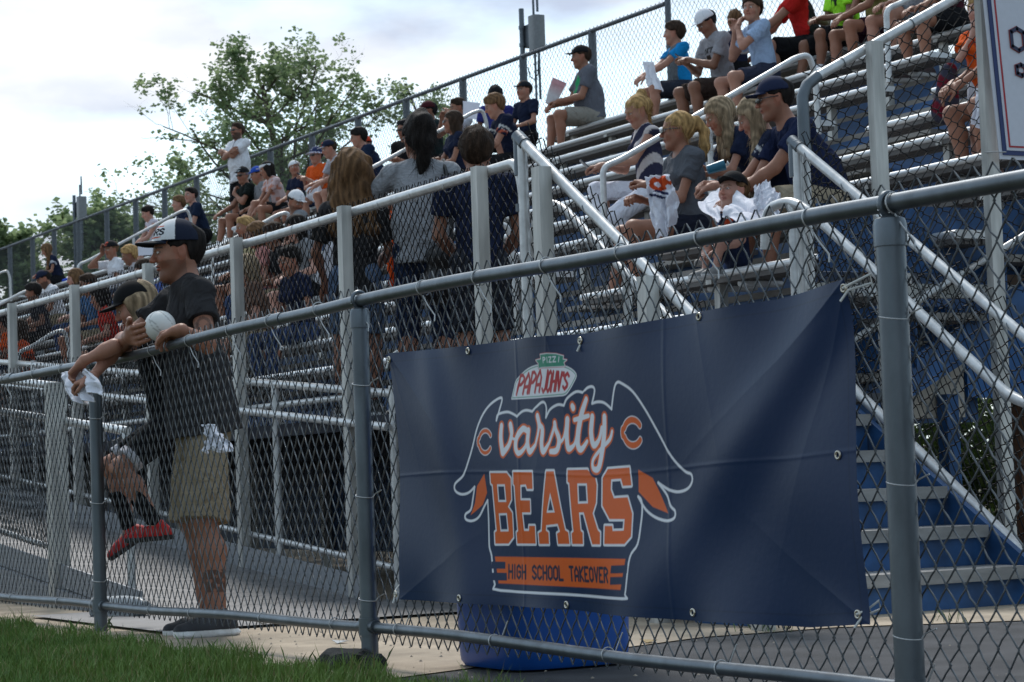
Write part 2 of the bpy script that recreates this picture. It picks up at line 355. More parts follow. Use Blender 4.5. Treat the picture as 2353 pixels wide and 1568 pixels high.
def wave(u, v):
    w = .010 * np.exp(-((u - .10 - .10 * (1 - v)) / .035) ** 2) * (.4 + .6 * v)
    w += .013 * np.exp(-((u - (.60 + .40 * v ** 1.15)) / .060) ** 2) * (.35 + .65 * v)      # fold running from the upper right tie
    w -= .008 * np.exp(-((u - (.72 + .30 * v)) / .05) ** 2) * v
    w += .007 * np.exp(-((u - .40 - .04 * v) / .06) ** 2) * v ** 2
    w += .006 * np.sin(u * 13 + v * 3) * (1 - v) * .7 + .004 * np.sin(u * 7 + 1) + .003 * np.sin(v * 9 + u * 11)
    w += .006 * np.exp(-((u + .0 - .03 - .2 * (1 - v)) / .05) ** 2)
    w += .007 * np.exp(-(1 - v) * 9) * np.cos(u * 2 * np.pi * 5) + .006 * np.exp(-v * 9) * np.cos(u * 2 * np.pi * 5 + 1)
    w += .0005 * np.exp(-((v - .5 - .01 * np.sin(u * 9)) / .006) ** 2) + .0008 * np.exp(-((u - .33) / .003) ** 2) + .0008 * np.exp(-((u - .66) / .003) ** 2)
    for cu, cv, dx, dy, a in ((1, 1, -.9, -.45, .010), (1, 1, -.5, -.9, .006), (0, 1, .75, -.6, .007), (0, 1, .4, -1, .006), (.42, 1, .25, -1, .005), (.42, 1, -.3, -1, .004), (1, .0, -.9, .5, .005), (0, 0, .9, .35, .004), (.72, 1, .3, -1, .003)):
        l = math.hypot(dx, dy); X = ((u - cu) * 3.1 * dx + (v - cv) * dy) / l; Yp = (-(u - cu) * 3.1 * dy + (v - cv) * dx) / l
        w += .30 * a * np.exp(-np.abs(Yp) / (.016 + .05 * np.maximum(X, 0))) * np.exp(-np.maximum(X, 0) * 1.5) * (X > -.02)
    return w * 1.25
XX = FX + .006 - wave(uu, vv)
navy = np.array([.009, .025, .074]); orange = np.array([.68, .115, .018]); white = np.array([.74, .74, .78])
red = np.array([.45, .03, .04]); green = np.array([.04, .26, .17]); ink = np.array([.012, .018, .05])
C = np.tile(navy, (NU, NV, 1)).astype(float)
A_ = 1.0
def z5(x, y): return pts_y(992.6 + .38688 * x, 790.4 + .38688 * y)
PXW = .0023
def sdf_poly(cs, Y, Z):
    d = np.full(Y.shape, 9.); ins = np.zeros(Y.shape, bool)
    for c in cs:
        n = len(c)
        for i in range(n):
            (x0, y0), (x1, y1) = c[i], c[(i + 1) % n]; ex, ey = x1 - x0, y1 - y0
            t = np.clip(((Y - x0) * ex + (Z - y0) * ey) / (ex * ex + ey * ey + 1e-12), 0, 1)
            d = np.minimum(d, np.hypot(Y - x0 - t * ex, Z - y0 - t * ey))
            cr = ((y0 > Z) != (y1 > Z)) & (Y < (x1 - x0) * (Z - y0) / (y1 - y0 + 1e-12) + x0); ins ^= cr
    return np.where(ins, -d, d)
def sdf_line(ls, Y, Z):
    d = np.full(Y.shape, 9.)
    for c in ls:
        for i in range(len(c) - 1):
            a, b = c[i], c[i + 1]; ex, ey = b[0] - a[0], b[1] - a[1]
            t = np.clip(((Y - a[0]) * ex + (Z - a[1]) * ey) / (ex * ex + ey * ey + 1e-12), 0, 1)
            w = (a[2] + (b[2] - a[2]) * t) if len(a) > 2 else 0
            d = np.minimum(d, np.hypot(Y - a[0] - t * ex, Z - a[1] - t * ey) - w)
    return d
def window(pts, m=.04):
    ys = [p[0] for p in pts]; zs = [p[1] for p in pts]
    k = (YY > min(ys) - m) & (YY < max(ys) + m) & (ZZ > min(zs) - m) & (ZZ < max(zs) + m)
    i = np.where(k.any(1))[0]; j = np.where(k.any(0))[0]; return slice(i[0], i[-1] + 1), slice(j[0], j[-1] + 1)
def paint(sl, d, off, col):
    a = np.clip(.5 - (d - off) / PXW, 0, 1)[..., None]; C[sl] = C[sl] * (1 - a) + col * a
def smooth(pts, n=6):
    """Catmull-Rom through the points"""
    P = np.array(pts, float); o = []
    for i in range(len(P) - 1):
        p0 = P[max(i - 1, 0)]; p1 = P[i]; p2 = P[i + 1]; p3 = P[min(i + 2, len(P) - 1)]
        for t in np.linspace(0, 1, n, endpoint=False):
            o.append(.5 * (2 * p1 + (p2 - p0) * t + (2 * p0 - 5 * p1 + 4 * p2 - p3) * t * t + (3 * p1 - p0 - 3 * p2 + p3) * t ** 3))
    o.append(P[-1]); return o
M5 = lambda pts: [z5(*p[:2]) for p in pts]
# jersey outline
outl = smooth([(372, 455), (385, 400), (398, 322), (345, 350), (300, 410), (265, 500), (240, 610), (215, 700), (190, 780), (152, 830), (152, 870), (180, 893), (215, 885), (248, 850)], 5)
outl2 = smooth([(248, 850), (238, 920), (228, 985), (204, 1012), (207, 1042), (235, 1052), (268, 1030), (300, 965), (320, 930)], 4)
outl3 = smooth([(320, 930), (322, 1060), (323, 1150), (326, 1210), (338, 1260), (347, 1350), (360, 1430), (388, 1466), (760, 1490), (1135, 1514), (1152, 1490), (1160, 1400), (1168, 1300), (1182, 1245), (1215, 1190), (1226, 1080), (1230, 990), (1222, 930), (1203, 908)], 3)
outl4 = smooth([(1203, 908), (1250, 985), (1310, 1032), (1380, 1052), (1424, 1035), (1426, 995), (1398, 965), (1372, 900), (1318, 826)], 4)
outl5 = smooth([(1318, 826), (1380, 866), (1440, 880), (1500, 862), (1530, 820), (1524, 776), (1480, 755), (1400, 670), (1320, 520), (1250, 390), (1180, 285), (1115, 236), (1085, 230), (1066, 270), (1046, 388)], 5)
outl6 = []
for seg in [[(372, 455), (380, 420), (430, 405), (462, 415), (490, 432)], [(490, 432), (515, 405), (545, 395), (580, 402)], [(580, 402), (600, 380), (635, 350), (658, 350), (668, 385), (664, 438)], [(664, 438), (690, 390), (735, 362), (772, 366)],
            [(772, 366), (790, 325), (840, 285), (880, 290)], [(880, 290), (905, 262), (935, 255), (947, 280), (930, 355)], [(930, 355), (965, 345), (1005, 352), (1046, 388)]]:
    outl6 += smooth(seg, 4)
inner = M5(outl + outl2 + outl3 + outl4 + outl5) 
for o_ in (outl, outl2, outl3, outl4, outl5, outl6):
    p = M5(o_); s_ = window(p); paint(s_, sdf_line([p], YY[s_], ZZ[s_]), .0038, white)
for hn in ([(305, 772), (318, 885), (292, 955), (228, 1018), (248, 950), (262, 845)], [(1200, 748), (1285, 798), (1322, 870), (1385, 1008), (1290, 970), (1205, 880)]):
    p = M5(hn); s_ = window(p); paint(s_, sdf_poly([p], YY[s_], ZZ[s_]), 0, orange)
# block letters
LET = {
 'B': [[(340, 768), (437, 768), (460, 800), (460, 925), (438, 968), (462, 1005), (462, 1150), (432, 1188), (357, 1188), (355, 1122), (366, 1112), (352, 838), (342, 828)], [(378, 835), (424, 835), (430, 940), (382, 940)], [(382, 1008), (430, 1006), (436, 1115), (388, 1116)]],
 'E': [[(475, 762), (588, 762), (592, 862), (558, 862), (550, 836), (518, 838), (518, 930), (574, 930), (574, 1002), (523, 1002), (530, 1112), (560, 1112), (563, 1082), (598, 1082), (598, 1188), (485, 1188), (483, 1122), (493, 1114), (482, 842), (475, 832)]],
 'A': [[(672, 757), (716, 757), (782, 1108), (800, 1120), (805, 1190), (735, 1190), (731, 1128), (750, 1116), (738, 1070), (668, 1078), (664, 1110), (680, 1122), (680, 1190), (620, 1190), (618, 1126), (638, 1114)], [(696, 885), (722, 1002), (673, 1004)]],
 'R': [[(795, 750), (905, 748), (950, 790), (962, 840), (962, 945), (945, 1008), (978, 1108), (992, 1122), (992, 1192), (945, 1192), (893, 1002), (866, 1002), (876, 1112), (888, 1122), (888, 1190), (822, 1190), (820, 1126), (832, 1116), (806, 828), (796, 820)], [(852, 830), (905, 830), (916, 948), (860, 950)]],
 'S': [[(1022, 745), (1148, 735), (1162, 842), (1113, 845), (1100, 802), (1044, 806), (1044, 868), (1064, 918), (1142, 912), (1174, 1010), (1174, 1145), (1138, 1190), (1018, 1190), (1018, 1082), (1062, 1082), (1066, 1112), (1130, 1110), (1132, 1042), (1045, 1042), (1000, 962), (994, 800)]]}
for k_, cs in LET.items():
    cs = [M5(c) for c in cs]; s_ = window(cs[0]); d = sdf_poly(cs, YY[s_], ZZ[s_]); paint(s_, d, .0062, white); paint(s_, d, 0, orange)
# script word
def st(pts, w=17):
    q = smooth([(p[0], p[1], p[2] if len(p) > 2 else w) for p in pts], 5)
    return [(*z5(a[0], a[1]), a[2] * .00062) for a in q]
SCR = [st([(402, 488, 15), (400, 560, 17), (412, 645, 18)]), st([(415, 648, 16), (448, 600, 13), (462, 530, 14), (452, 480, 15), (466, 560, 7), (495, 560, 6)]),
       st([(556, 520, 14), (525, 506, 15), (492, 560, 16), (488, 620, 16), (508, 650, 13), (542, 615, 10), (560, 560, 10)]), st([(560, 515, 15), (556, 590, 16), (572, 640, 15), (604, 600, 9)]),
       st([(604, 600, 8), (622, 500, 10), (612, 430, 15), (628, 480, 12), (644, 510, 15), (640, 590, 16), (652, 640, 15), (684, 590, 8)]),
       st([(684, 590, 8), (712, 500, 10), (716, 470, 12), (722, 510, 13), (742, 570, 16), (730, 632, 15), (694, 640, 12)]), st([(742, 590, 9), (768, 560, 8), (786, 480, 12)]),
       st([(790, 450, 16), (786, 540, 17), (796, 620, 16), (828, 600, 9), (842, 540, 8)]), st([(818, 372, 15), (822, 380, 16)]),
       st([(897, 330, 13), (868, 420, 17), (850, 520, 18), (848, 600, 17), (868, 628, 14), (900, 580, 9)]), st([(828, 452, 10), (870, 440, 11), (908, 428, 10)]),
       st([(930, 435, 16), (922, 530, 17), (938, 602, 16), (968, 570, 11), (985, 500, 11)]), st([(1002, 435, 16), (998, 540, 17), (985, 650, 17), (968, 740, 15), (938, 740, 11), (936, 690, 9), (975, 630, 9), (1030, 570, 10), (1046, 520, 8)])]
allp = [p for s in SCR for p in s]; s_ = window(allp, .05); d = sdf_line(SCR, YY[s_], ZZ[s_])
paint(s_, d, .0145, navy); paint(s_, d, .0062, orange); paint(s_, d, 0, white)
# C letters
for cx, cy, rx, ry, w in ((312, 582, 36, 66, .0058), (1170, 528, 54, 76, .0085)):
    pth = [(cx + rx * math.cos(a) * (1 if abs(a - math.pi) > .3 else 1.14), cy - ry * math.sin(a)) for a in np.linspace(.62, 2 * math.pi - .62, 41)]
    p = M5(pth); s_ = window(p); d = sdf_line([p], YY[s_], ZZ[s_]); paint(s_, d, w + .0026, white); paint(s_, d, w, orange)
# ribbon with words
rb = M5([(355, 1265), (1148, 1278), (1122, 1462), (378, 1424)]); s_ = window(rb); paint(s_, sdf_poly([rb], YY[s_], ZZ[s_]), 0, orange)
for nb in ([(340, 1298), (410, 1300), (410, 1334), (342, 1333)], [(345, 1364), (418, 1366), (420, 1404), (350, 1402)], [(385, 1320), (400, 1320), (402, 1380), (388, 1380)][0:0] or [(1062, 1322), (1160, 1318), (1158, 1358), (1058, 1360)], [(1056, 1390), (1150, 1388), (1148, 1424), (1054, 1428)]):
    p = M5(nb); s_ = window(p); paint(s_, sdf_poly([p], YY[s_], ZZ[s_]), .002, navy)
GLY = {'H': 'a0a6 c0c6 a3c3', 'I': 'b0b6', 'G': 'c5b6a5a1b0c1c3b3', 'S': 'c5b6a5a4b3c2c1b0a1', 'C': 'c5b6a5a1b0c1', 'O': 'b0a1a5b6c5c1b0', 'L': 'a6a0c0', 'T': 'a6c6 b6b0', 'A': 'a0a4b6c4c0 a2c2', 'K': 'a0a6 a3c6 a3c0', 'E': 'c6a6a0c0 a3b3',
       'V': 'a6b0c6', 'R': 'a0a6b6c5c4b3a3 b3c0', 'P': 'a0a6b6c5c4b3a3', 'Z': 'a6c6a0c0', 'J': 'c6c1b0a1', 'N': 'a0a6c0c6', 'W': 'a6a0b3c0c6', 'D': 'a0a6b6c5c1b0a0', "'": 'b6b5', 'U': 'a6a1b0c1c6', 'M': 'a0a6b3c6c0', 'B': 'a0a6b6c5c4b3a3 b3c2c1b0a0', 'Y': 'a6b3c6 b3b0', 'F': 'a0a6c6 a3b3', 'X': 'a0c6 a6c0', '.': 'b0b0', ' ': ''}
def glyphs(text, fn, adv=1.45, gap=None):
    """stroke text laid by fn(s, t): s along in letter widths, t height 0..1"""
    o = []; s = 0
    for ch in text:
        wd = .3 if ch in "I'." else 1.
        for part in GLY[ch].split():
            q = [(s + (.0 if ch in "I'." and c == 'b' else {'a': 0, 'b': .5, 'c': 1}[c]) + (.15 if ch in "I'." else 0), int(n_) / 6) for c, n_ in zip(part[::2], part[1::2])]
            o.append([fn(*p) for p in q])
        s += wd + (adv - 1)
    return o, s - (adv - 1)
def text_on(text, p0, p1, h0, h1, w, col, slant=0, adv=1.45, mapper=z5, ret=False):
    _, tot = glyphs(text, lambda a, b: (a, b), adv)
    def fn(s, t):
        k = s / tot; bx = p0[0] + (p1[0] - p0[0]) * k; by = p0[1] + (p1[1] - p0[1]) * k; hh = h0 + (h1 - h0) * k
        return mapper(bx + slant * t * hh, by - hh * t)
    ls, _ = glyphs(text, fn, adv)
    if ret: return ls
    s_ = window([p for l in ls for p in l]); paint(s_, sdf_line(ls, YY[s_], ZZ[s_]), w, col)
text_on('HIGH SCHOOL TAKEOVER', (432, 1392), (1036, 1416), 76, 82, .0042, ink, adv=1.5)
# sponsor badge
bd = smooth([(456, 326), (468, 270), (486, 215), (560, 150), (660, 124), (780, 132), (842, 178), (826, 232), (790, 292), (765, 305)], 4) + [(600, 318)]
p = M5(bd); s_ = window(p); d = sdf_poly([p], YY[s_], ZZ[s_]); paint(s_, d, .003, white); paint(s_, d, -.001, green); paint(s_, d, -.0035, white)
text_on('PAPA', (484, 302), (625, 284), 112, 128, .0052, red, .22, adv=1.36); text_on("JOHN'S", (640, 290), (788, 268), 132, 92, .0050, red, .22, adv=1.36)
rb = M5([(646, 64), (690, 58), (740, 60), (780, 72), (776, 92), (796, 96), (780, 110), (786, 132), (762, 134), (650, 140), (628, 146), (630, 118), (614, 98), (648, 90)]); s_ = window(rb); d = sdf_poly([rb], YY[s_], ZZ[s_])
paint(s_, d, .0032, red); paint(s_, d, .0018, white); paint(s_, d, -.0006, green)
text_on('PIZZ', (662, 112), (738, 106), 30, 30, .0017, white, adv=1.5); q_ = [M5([(752, 106), (756, 78)])]; s_ = window(q_[0]); paint(s_, sdf_line(q_, YY[s_], ZZ[s_]), .0017, white)
# hem seam, slightly darker welded edge
edge = np.minimum(np.minimum(vv, 1 - vv) * .78, np.minimum(uu, 1 - uu) * 2.44)
C[np.abs(edge - .028) < .0015] *= .8
idx = np.arange(NU * NV).reshape(NU, NV)
q = np.stack([idx[:-1, :-1], idx[1:, :-1], idx[1:, 1:], idx[:-1, 1:]], -1).reshape(-1, 4)
vinyl = mat('printed vinyl', navy, .36, spec=.22, var=.05, scale=3, attr=True, bump=.04, bscale=60)
ban = empty('banner', (FX, 5.3, .25), 'navy vinyl banner reading varsity BEARS HIGH SCHOOL TAKEOVER tied to the grey fence', 'banner')
rawmesh('banner_sheet', np.stack([XX, YY, ZZ], -1).reshape(-1, 3), q, vinyl, ban, True, C.reshape(-1, 3))
brass = mat('brass grommet', (.55, .5, .42), .3, .9)
mb = MB(); tw = MB()
for i, (px, py) in enumerate([(905, 826), (1076, 807), (1328, 783), (1596, 728), (1955, 663), (1930, 1046), (1975, 1412), (1589, 1408), (1290, 1391), (1068, 1374), (912, 1365)]):
    y, z = pts_y(px, py); u_ = (y - YL) / (YR - YL); v_ = (z - zb_bot(y)) / (zb_top(y) - zb_bot(y)); x = FX + .004 - float(wave(u_, v_))
    mb.tube(arc((x, y, z), .0085, 0, 2 * math.pi, (0, 1, 0), (0, 0, 1), 17)[:-1], .003, 8, closed=True)
    if i in (0, 2, 4, 6, 10):
        s = 1 if y > 5.3 else -1; s = 0 if i == 2 else s
        tw.tube([(x - .004, y, z), (x + .01, y + .02 * s, z + .01), (FX + .03, y + .035 * s, z + .03), (FX + .038, y + .03 * s, z + .01), (x + .004, y + .012 * s, z - .005), (x - .008, y + .004, z - .03)], .0032, 6)
build_each(mb, 'grommet', brass, ban); build_each(tw, 'tie', mat('white cord', (.6, .6, .58), .8), ban); fixparent(ban)

# ------------------------------------------------------------------ blue bin
bc = (3.62, 6.44)
binm = mat('blue plastic', (.006, .075, .33), .38, var=.08, scale=10, spec=.5)
bn = empty('trash_bin', (*bc, 0), 'square blue plastic bin standing behind the banner on the asphalt', 'bin')
mb = MB(); sq = lambda r, n=48, e=.42: [(r * math.copysign(abs(math.cos(t)) ** e, math.cos(t)), r * math.copysign(abs(math.sin(t)) ** e, math.sin(t))) for t in np.linspace(0, 2 * math.pi, n, endpoint=False)]
pf = [(0, .20), (.004, .216), (.02, .226), (.06, .230), (.60, .242), (.61, .250), (.64, .250), (.65, .244), (.84, .250), (.845, .265), (.87, .265), (.872, .245)]
vs = [(bc[0] + p, bc[1] + q, z) for z, r in pf for p, q in sq(r)]; n_ = 48
mb.add(vs, [(i * n_ + k, i * n_ + (k + 1) % n_, (i + 1) * n_ + (k + 1) % n_, (i + 1) * n_ + k) for i in range(len(pf) - 1) for k in range(n_)] + [tuple(range(n_))[::-1]])
mb.build('bin_body', binm, bn)
mb = MB(); vs = [(bc[0] + p, bc[1] + q, z) for z, r in ((.874, .255), (.90, .255), (.93, .21), (.935, .0)) for p, q in sq(r)]
mb.add(vs, [(i * n_ + k, i * n_ + (k + 1) % n_, (i + 1) * n_ + (k + 1) % n_, (i + 1) * n_ + k) for i in range(3) for k in range(n_)]); mb.build('lid', binm, bn)
fixparent(bn)

# ------------------------------------------------------------------ access ramp
RX0, RX1 = 3.75, 5.0; RS = .0865
rz = lambda y: max(0, (y - 10.6) * RS)
YT = 10.6 + .95 / RS
curbm = mat('dull curb plate', (.27, .28, .30), .6, .3, var=.15)
ramp = empty('access_ramp', (4.4, 10.6, 0), 'aluminium access ramp with pipe handrails rising behind the grey fence', 'ramp')
mb = MB()
ny = 72
for i in range(ny):
    y0 = 10.6 + (YT - 10.6) * i / ny; y1 = 10.6 + (YT - 10.6) * (i + 1) / ny - .006
    mb.add([(RX0, y0, rz(y0)), (RX1, y0, rz(y0)), (RX1, y1, rz(y1)), (RX0, y1, rz(y1)), (RX0, y0, rz(y0) - .04), (RX1, y0, rz(y0) - .04), (RX1, y1, rz(y1) - .04), (RX0, y1, rz(y1) - .04)],
           [(0, 1, 2, 3), (4, 7, 6, 5), (0, 4, 5, 1), (1, 5, 6, 2), (2, 6, 7, 3), (3, 7, 4, 0)])
mb.build('ramp_deck', plate, ramp, False)
def plank_line(name, x, y0, y1, zf, h, t, m, par):
    mb = MB(); a = np.array([x, y0, zf(y0)]); b = np.array([x, y1, zf(y1)])
    mb.prism([(-t / 2, 0), (t / 2, 0), (t / 2, h), (-t / 2, h)], a, b, caps=True); return mb.build(name, m, par, False)
for x in (RX0 - .02, RX1 - .05):
    plank_line('curb_plate', x, 10.6, YT, lambda y: rz(y) + .0, .12, .012, curbm, ramp)
    plank_line('side_beam', x - .012, 10.6, YT, lambda y: rz(y) - .17, .16, .03, curbm, ramp)
def ramp_rail(x, ys, zadd, r=.0215):
    mb = MB(); mb.tube([(x, ys[0], rz(ys[0]) + zadd), (x, ys[1], rz(ys[1]) + zadd)], r, 12); return mb
ramp_rail(RX1 - .06, (10.3, YT), .88).build('handrail', alump, ramp)
ramp_rail(RX1 + .0, (10.35, YT), 1.05).build('guard_rail', alump, ramp)
ramp_rail(RX1 + .0, (10.35, YT), .17, .017).build('guard_rail', alump, ramp)
ramp_rail(RX0 + .04, (10.9, YT), .88).build('handrail', alump, ramp)
ramp_rail(RX0 - .0, (11.9, YT), 1.07).build('guard_rail', alump, ramp)
ramp_rail(RX0 - .0, (11.9, YT), .19, .017).build('guard_rail', alump, ramp)
for x, y0 in ((RX1, 10.35), (RX0, 11.9)):
    for k in range(8):
        y = y0 + k * 1.52
        if y > YT: break
        mb = MB(); zt = rz(y) + 1.09
        mb.tube([(x, y, -.02), (x, y, zt)], .024, 12); mb.build('post', alump, ramp)
    n = MB()
msk = chainlink((RX1 + .02, 10.4, .18), (0, 1, RS), 10.2, (0, 0, 1), .93, .066, .07, .0032, 3, 2, seed=5); msk.build('chain_link_mesh', blackw, ramp)
msk = chainlink((RX0 - .02, 11.95, .29), (0, 1, RS), 9., (0, 0, 1), .86, .066, .07, .0032, 3, 2, seed=6); msk.build('chain_link_mesh', blackw, ramp)
mb = MB(); mb.box((RX0 - .06, 11.86, 0), (RX0 + .035, 11.95, 1.2)); mb.build('corner_post', boxm, ramp, False)
mb = MB(); mb.tube(rounded([(RX0 + .04, 10.9, .0), (RX0 + .04, 10.9, .9), (RX0 + .04, 11.4, .95)], .1), .0215, 12); mb.build('end_post', alump, ramp)
mb = MB(); mb.add([(RX0 - .03, 11.4, .0), (RX0 - .03, YT, .0), (RX0 - .03, YT, .78), (RX0 - .03, 11.4, .0)], [(0, 1, 2)]) 
fixparent(ramp)
mb = MB(); mb.tube([(3.5, 10.62, .05), (3.62, 10.5, .05), (3.66, 10.42, .05)], [.055, .058, .05], 14); mb.tube([(3.66, 10.42, .05), (3.68, 10.38, .05)], [.05, .03], 14)
jr = mb.build('light_fitting', mat('clear plastic', (.45, .48, .5), .25, .0, spec=.6, trans=.4), None); tag(jr, 'clear plastic jar lying on the path at the foot of the ramp', 'jar')

# ------------------------------------------------------------------ bleachers
T_, R_, X0_, Z0_ = .61, .309, 7.07, 1.50
YN, YF = 9.15, 50.0; XD, ZD = 5.0, .95
AIS = [13.75, 23.7, 33.6, 43.5]; AW = .72
sx = lambda j: X0_ + T_ * j
sz = lambda j: Z0_ + R_ * j
bl = empty('bleachers', (X0_, YN, 0), 'long aluminium bleachers with blue risers and eleven rows of bench seats', 'bleachers')
secs = []; a = YN
for c in AIS: secs.append((a, c - AW)); a = c + AW
secs.append((a, YF))
def seat_profile(w=.25, t=.045, r=.016):
    # side = +x direction, up ; rounded nose at -x
    p = []
    for an in np.linspace(-90, -270, 7): p.append((-w / 2 + t / 2 + t / 2 * math.cos(math.radians(an)), t / 2 * math.sin(math.radians(an))))
    p += [(w / 2, t / 2), (w / 2, -t / 2 + .012), (w / 2 - .008, -t / 2 + .012), (w / 2 - .008, -t / 2)]
    return [(a_, b_ + 0) for a_, b_ in p]
prof = seat_profile()
flip = lambda pr: [(-a_, b_) for a_, b_ in pr]
rj = random.Random(3)
for j in range(11):
    for (a, b) in secs:
        mb = MB(); zz = sz(j) - .0225; e = rj.uniform(-.01, .01)
        # direction +y, side = d x up = +x
        mb.prism(prof, (sx(j) + .125 + e * .3, a + .02, zz), (sx(j) + .125, b - .02, zz + 0), caps=True)
        sp_ = mb.build('seat_plank', alum, bl)
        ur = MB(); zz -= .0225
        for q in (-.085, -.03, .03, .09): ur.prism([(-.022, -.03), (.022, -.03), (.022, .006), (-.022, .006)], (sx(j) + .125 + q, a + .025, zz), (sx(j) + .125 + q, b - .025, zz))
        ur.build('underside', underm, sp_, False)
# foot planks (two boards per row), risers, run through the aisles
for j in range(11):
    zf = sz(j) - .435
    mb = MB()
    x1 = sx(j) + .18; x0 = sx(j) - .28
    for q0 in np.linspace(x0, x1, 3)[:-1]:
        mb.prism([(-.11, -.02), (.11, -.02), (.11, .02), (-.11, .02)], (q0 + .115, YN, zf - .02), (q0 + .115, YF, zf - .02))
    mb.build('foot_plank', footm, bl, False)
    mb = MB(); zlow = (sz(j - 1) - .435) if j else ZD
    xr = x0 - .006
    mb.box((xr - .012, YN, zlow + .03), (xr, YF, zf - .045)); mb.build('riser', bluem, bl, False)
# intermediate aisle steps
for c in AIS:
    for j in range(0, 11):
        mb = MB(); zf = sz(j) - .435 - R_ / 2; x0 = sx(j) - .28
        if j == 0: zf = ZD + .06
        mb.box((x0 - .26, c - AW + .08, zf - .035), (x0 - .018, c + AW - .08, zf)); mb.build('aisle_step', footm, bl, False)
# seat brackets
for j in range(11):
    for y in np.arange(YN + .5, 36, 1.83):
        if any(abs(y - c) < AW for c in AIS): continue
        mb = MB(); mb.box((sx(j) + .07, y - .03, sz(j) - .42), (sx(j) + .13, y + .03, sz(j) - .046)); mb.box((sx(j) + .01, y - .03, sz(j) - .075), (sx(j) + .23, y + .03, sz(j) - .047))
        mb.build('seat_bracket', boxm, bl, False)
# sloping stringers and columns
for y in list(np.arange(YN + .06, 48, 3.05)):
    mb = MB(); a = np.array([X0_ - .3, y, Z0_ - .75]); b = np.array([X0_ + T_ * 11, y, Z0_ - .75 + R_ * 11.2])
    mb.prism([(-.03, -.09), (.03, -.09), (.03, .09), (-.03, .09)], a, b); 
    for jx in (1.0, 4.5, 8, 11):
        x = X0_ + T_ * jx; mb.box((x - .04, y + .035, 0), (x + .04, y + .115, Z0_ - .85 + R_ * jx))
    mb.build('frame', bluem if y < 10 else boxm, bl, False)
# walkway deck
mb = MB()
for q in range(7): mb.box((XD + .03 + q * .28, 8.75, ZD - .04), (XD + .03 + q * .28 + .273, YF, ZD))
mb.build('walkway_deck', mat('shaded deck plank', (.06, .062, .07), .8, var=.2, scale=6), bl, False)  # deck coloured dark to stand in for the shade beneath the walkway
mb = MB(); mb.box((XD - .005, 8.78, ZD - .07), (XD + .025, YF, ZD - .002)); mb.box((XD + .5, 9.1, ZD - .2), (XD + .56, YF, ZD - .045)); mb.box((XD + 1.5, 9.1, ZD - .2), (XD + 1.56, YF, ZD - .045)); build_each(mb, 'edge_beam', mat('shaded edge beam', (.03, .032, .042), .75, spec=.15), bl)  # near-black colour paints in the under-deck shade on the beams
mb = MB(); mb.box((6.93, 9.3, .12), (6.95, YF, ZD - .05)); mb.build('skirt_panel', bluem, bl, False)
for y in np.arange(9.4, 48, 3.02):
    mb = MB(); mb.box((XD + .04, y, 0), (XD + .1, y + .06, ZD - .145)); mb.box((6.86, y, 0), (6.92, y + .06, ZD - .205)); build_each(mb, 'deck_leg', boxm, bl)
fixparent(bl)

# walkway guard with black mesh
GY = [9.29 + 1.512 * k for k in range(26)]
ZG = 2.02
wg = empty('guard_railing', (XD, 9.3, ZD), 'pale pipe guard railing with black mesh along the front of the walkway', 'railing')
mb = MB(); mb.tube(rounded([(XD + .02, GY[-1] + .3, ZG), (XD + .02, 12, ZG), (XD + .02, 9.02, ZG + .02), (XD + .02, 8.97, ZG - .1), (XD + .02, 8.97, ZD)], .06), .024, 14); mb.build('top_rail', alump, wg)
mb = MB(); mb.tube([(XD + .02, 9.0, ZD + .11), (XD + .02, GY[-1], ZD + .11)], .018, 10); mb.build('bottom_rail', alump, wg)
for y in GY:
    mb = MB(); mb.box((XD - .062, y - .03, .0), (XD - .004, y + .03, ZG + .035)); mb.build('post', boxm, wg, False)
ms = chainlink((XD + .05, 9.05, ZD + .06), (0, 1, 0), 30, (0, 0, 1), 1.06, .066, .07, .0034, 3, 2, seed=9, jit=.002); ms.build('chain_link_mesh', blackw, wg)
mb = MB()
for y in np.arange(9.35, 36, .37): mb.tube(arc((XD + .02, y, ZG), .027, 0, 5.6, (1, 0, 0), (0, .1, 1), 12) + [(XD + .06, y - .03, ZG + .03)], .0017, 4)
build_each(mb, 'wire_tie', tie_m, wg); fixparent(wg)

# ------------------------------------------------------------------ stairs
RISE, TRD = ZD / 5.5, .262
RISE = .17
YS = 7.42
stf = empty('stairs', (5.8, YS, 0), 'blue metal stairs with silver treads at the near end of the walkway', 'stairs')
nst = 5
SX0, SX1 = 5.05, 6.52
for k in range(nst):
    y = YS + TRD * k; z = RISE * (k + 1) - .01
    mb = MB(); mb.box((SX0, y - .03, z - .045), (SX1, y + TRD - .015, z)); mb.box((SX0, y - .034, z - .052), (SX1, y - .031, z + .001)); mb.build('tread', tread, stf, False)
    mb = MB(); mb.box((SX0, y, z - RISE + .0), (SX1, y + .012, z - .046)); mb.build('riser', bluem, stf, False)
mb = MB(); y = YS + TRD * nst; mb.box((SX0, y, RISE * nst), (SX1, y + .012, ZD - .05)); mb.build('riser', bluem, stf, False)
mb = MB(); mb.box((XD + .03, y - .03, ZD - .042), (SX1 + .1, y + .1, ZD + .001)); mb.build('tread', tread, stf, False)
sls = RISE / TRD
for x in (SX0 - .03, SX1 + .015):
    mb = MB(); p0 = [(x, YS - .24, -.04), (x, YS - .24, .03), (x, YS + TRD * nst + .02, ZD + .03), (x, YS + TRD * nst + .02, ZD - .22), (x, YS + .2, -.04)]
    n = len(p0); v = p0 + [(a + .03, b, c) for a, b, c in p0]
    mb.add(v, [tuple(range(n))[::-1], tuple(range(n, 2 * n))] + [(i, (i + 1) % n, (i + 1) % n + n, i + n) for i in range(n)]); mb.build('stringer', bluem, stf, False)
fixparent(stf)
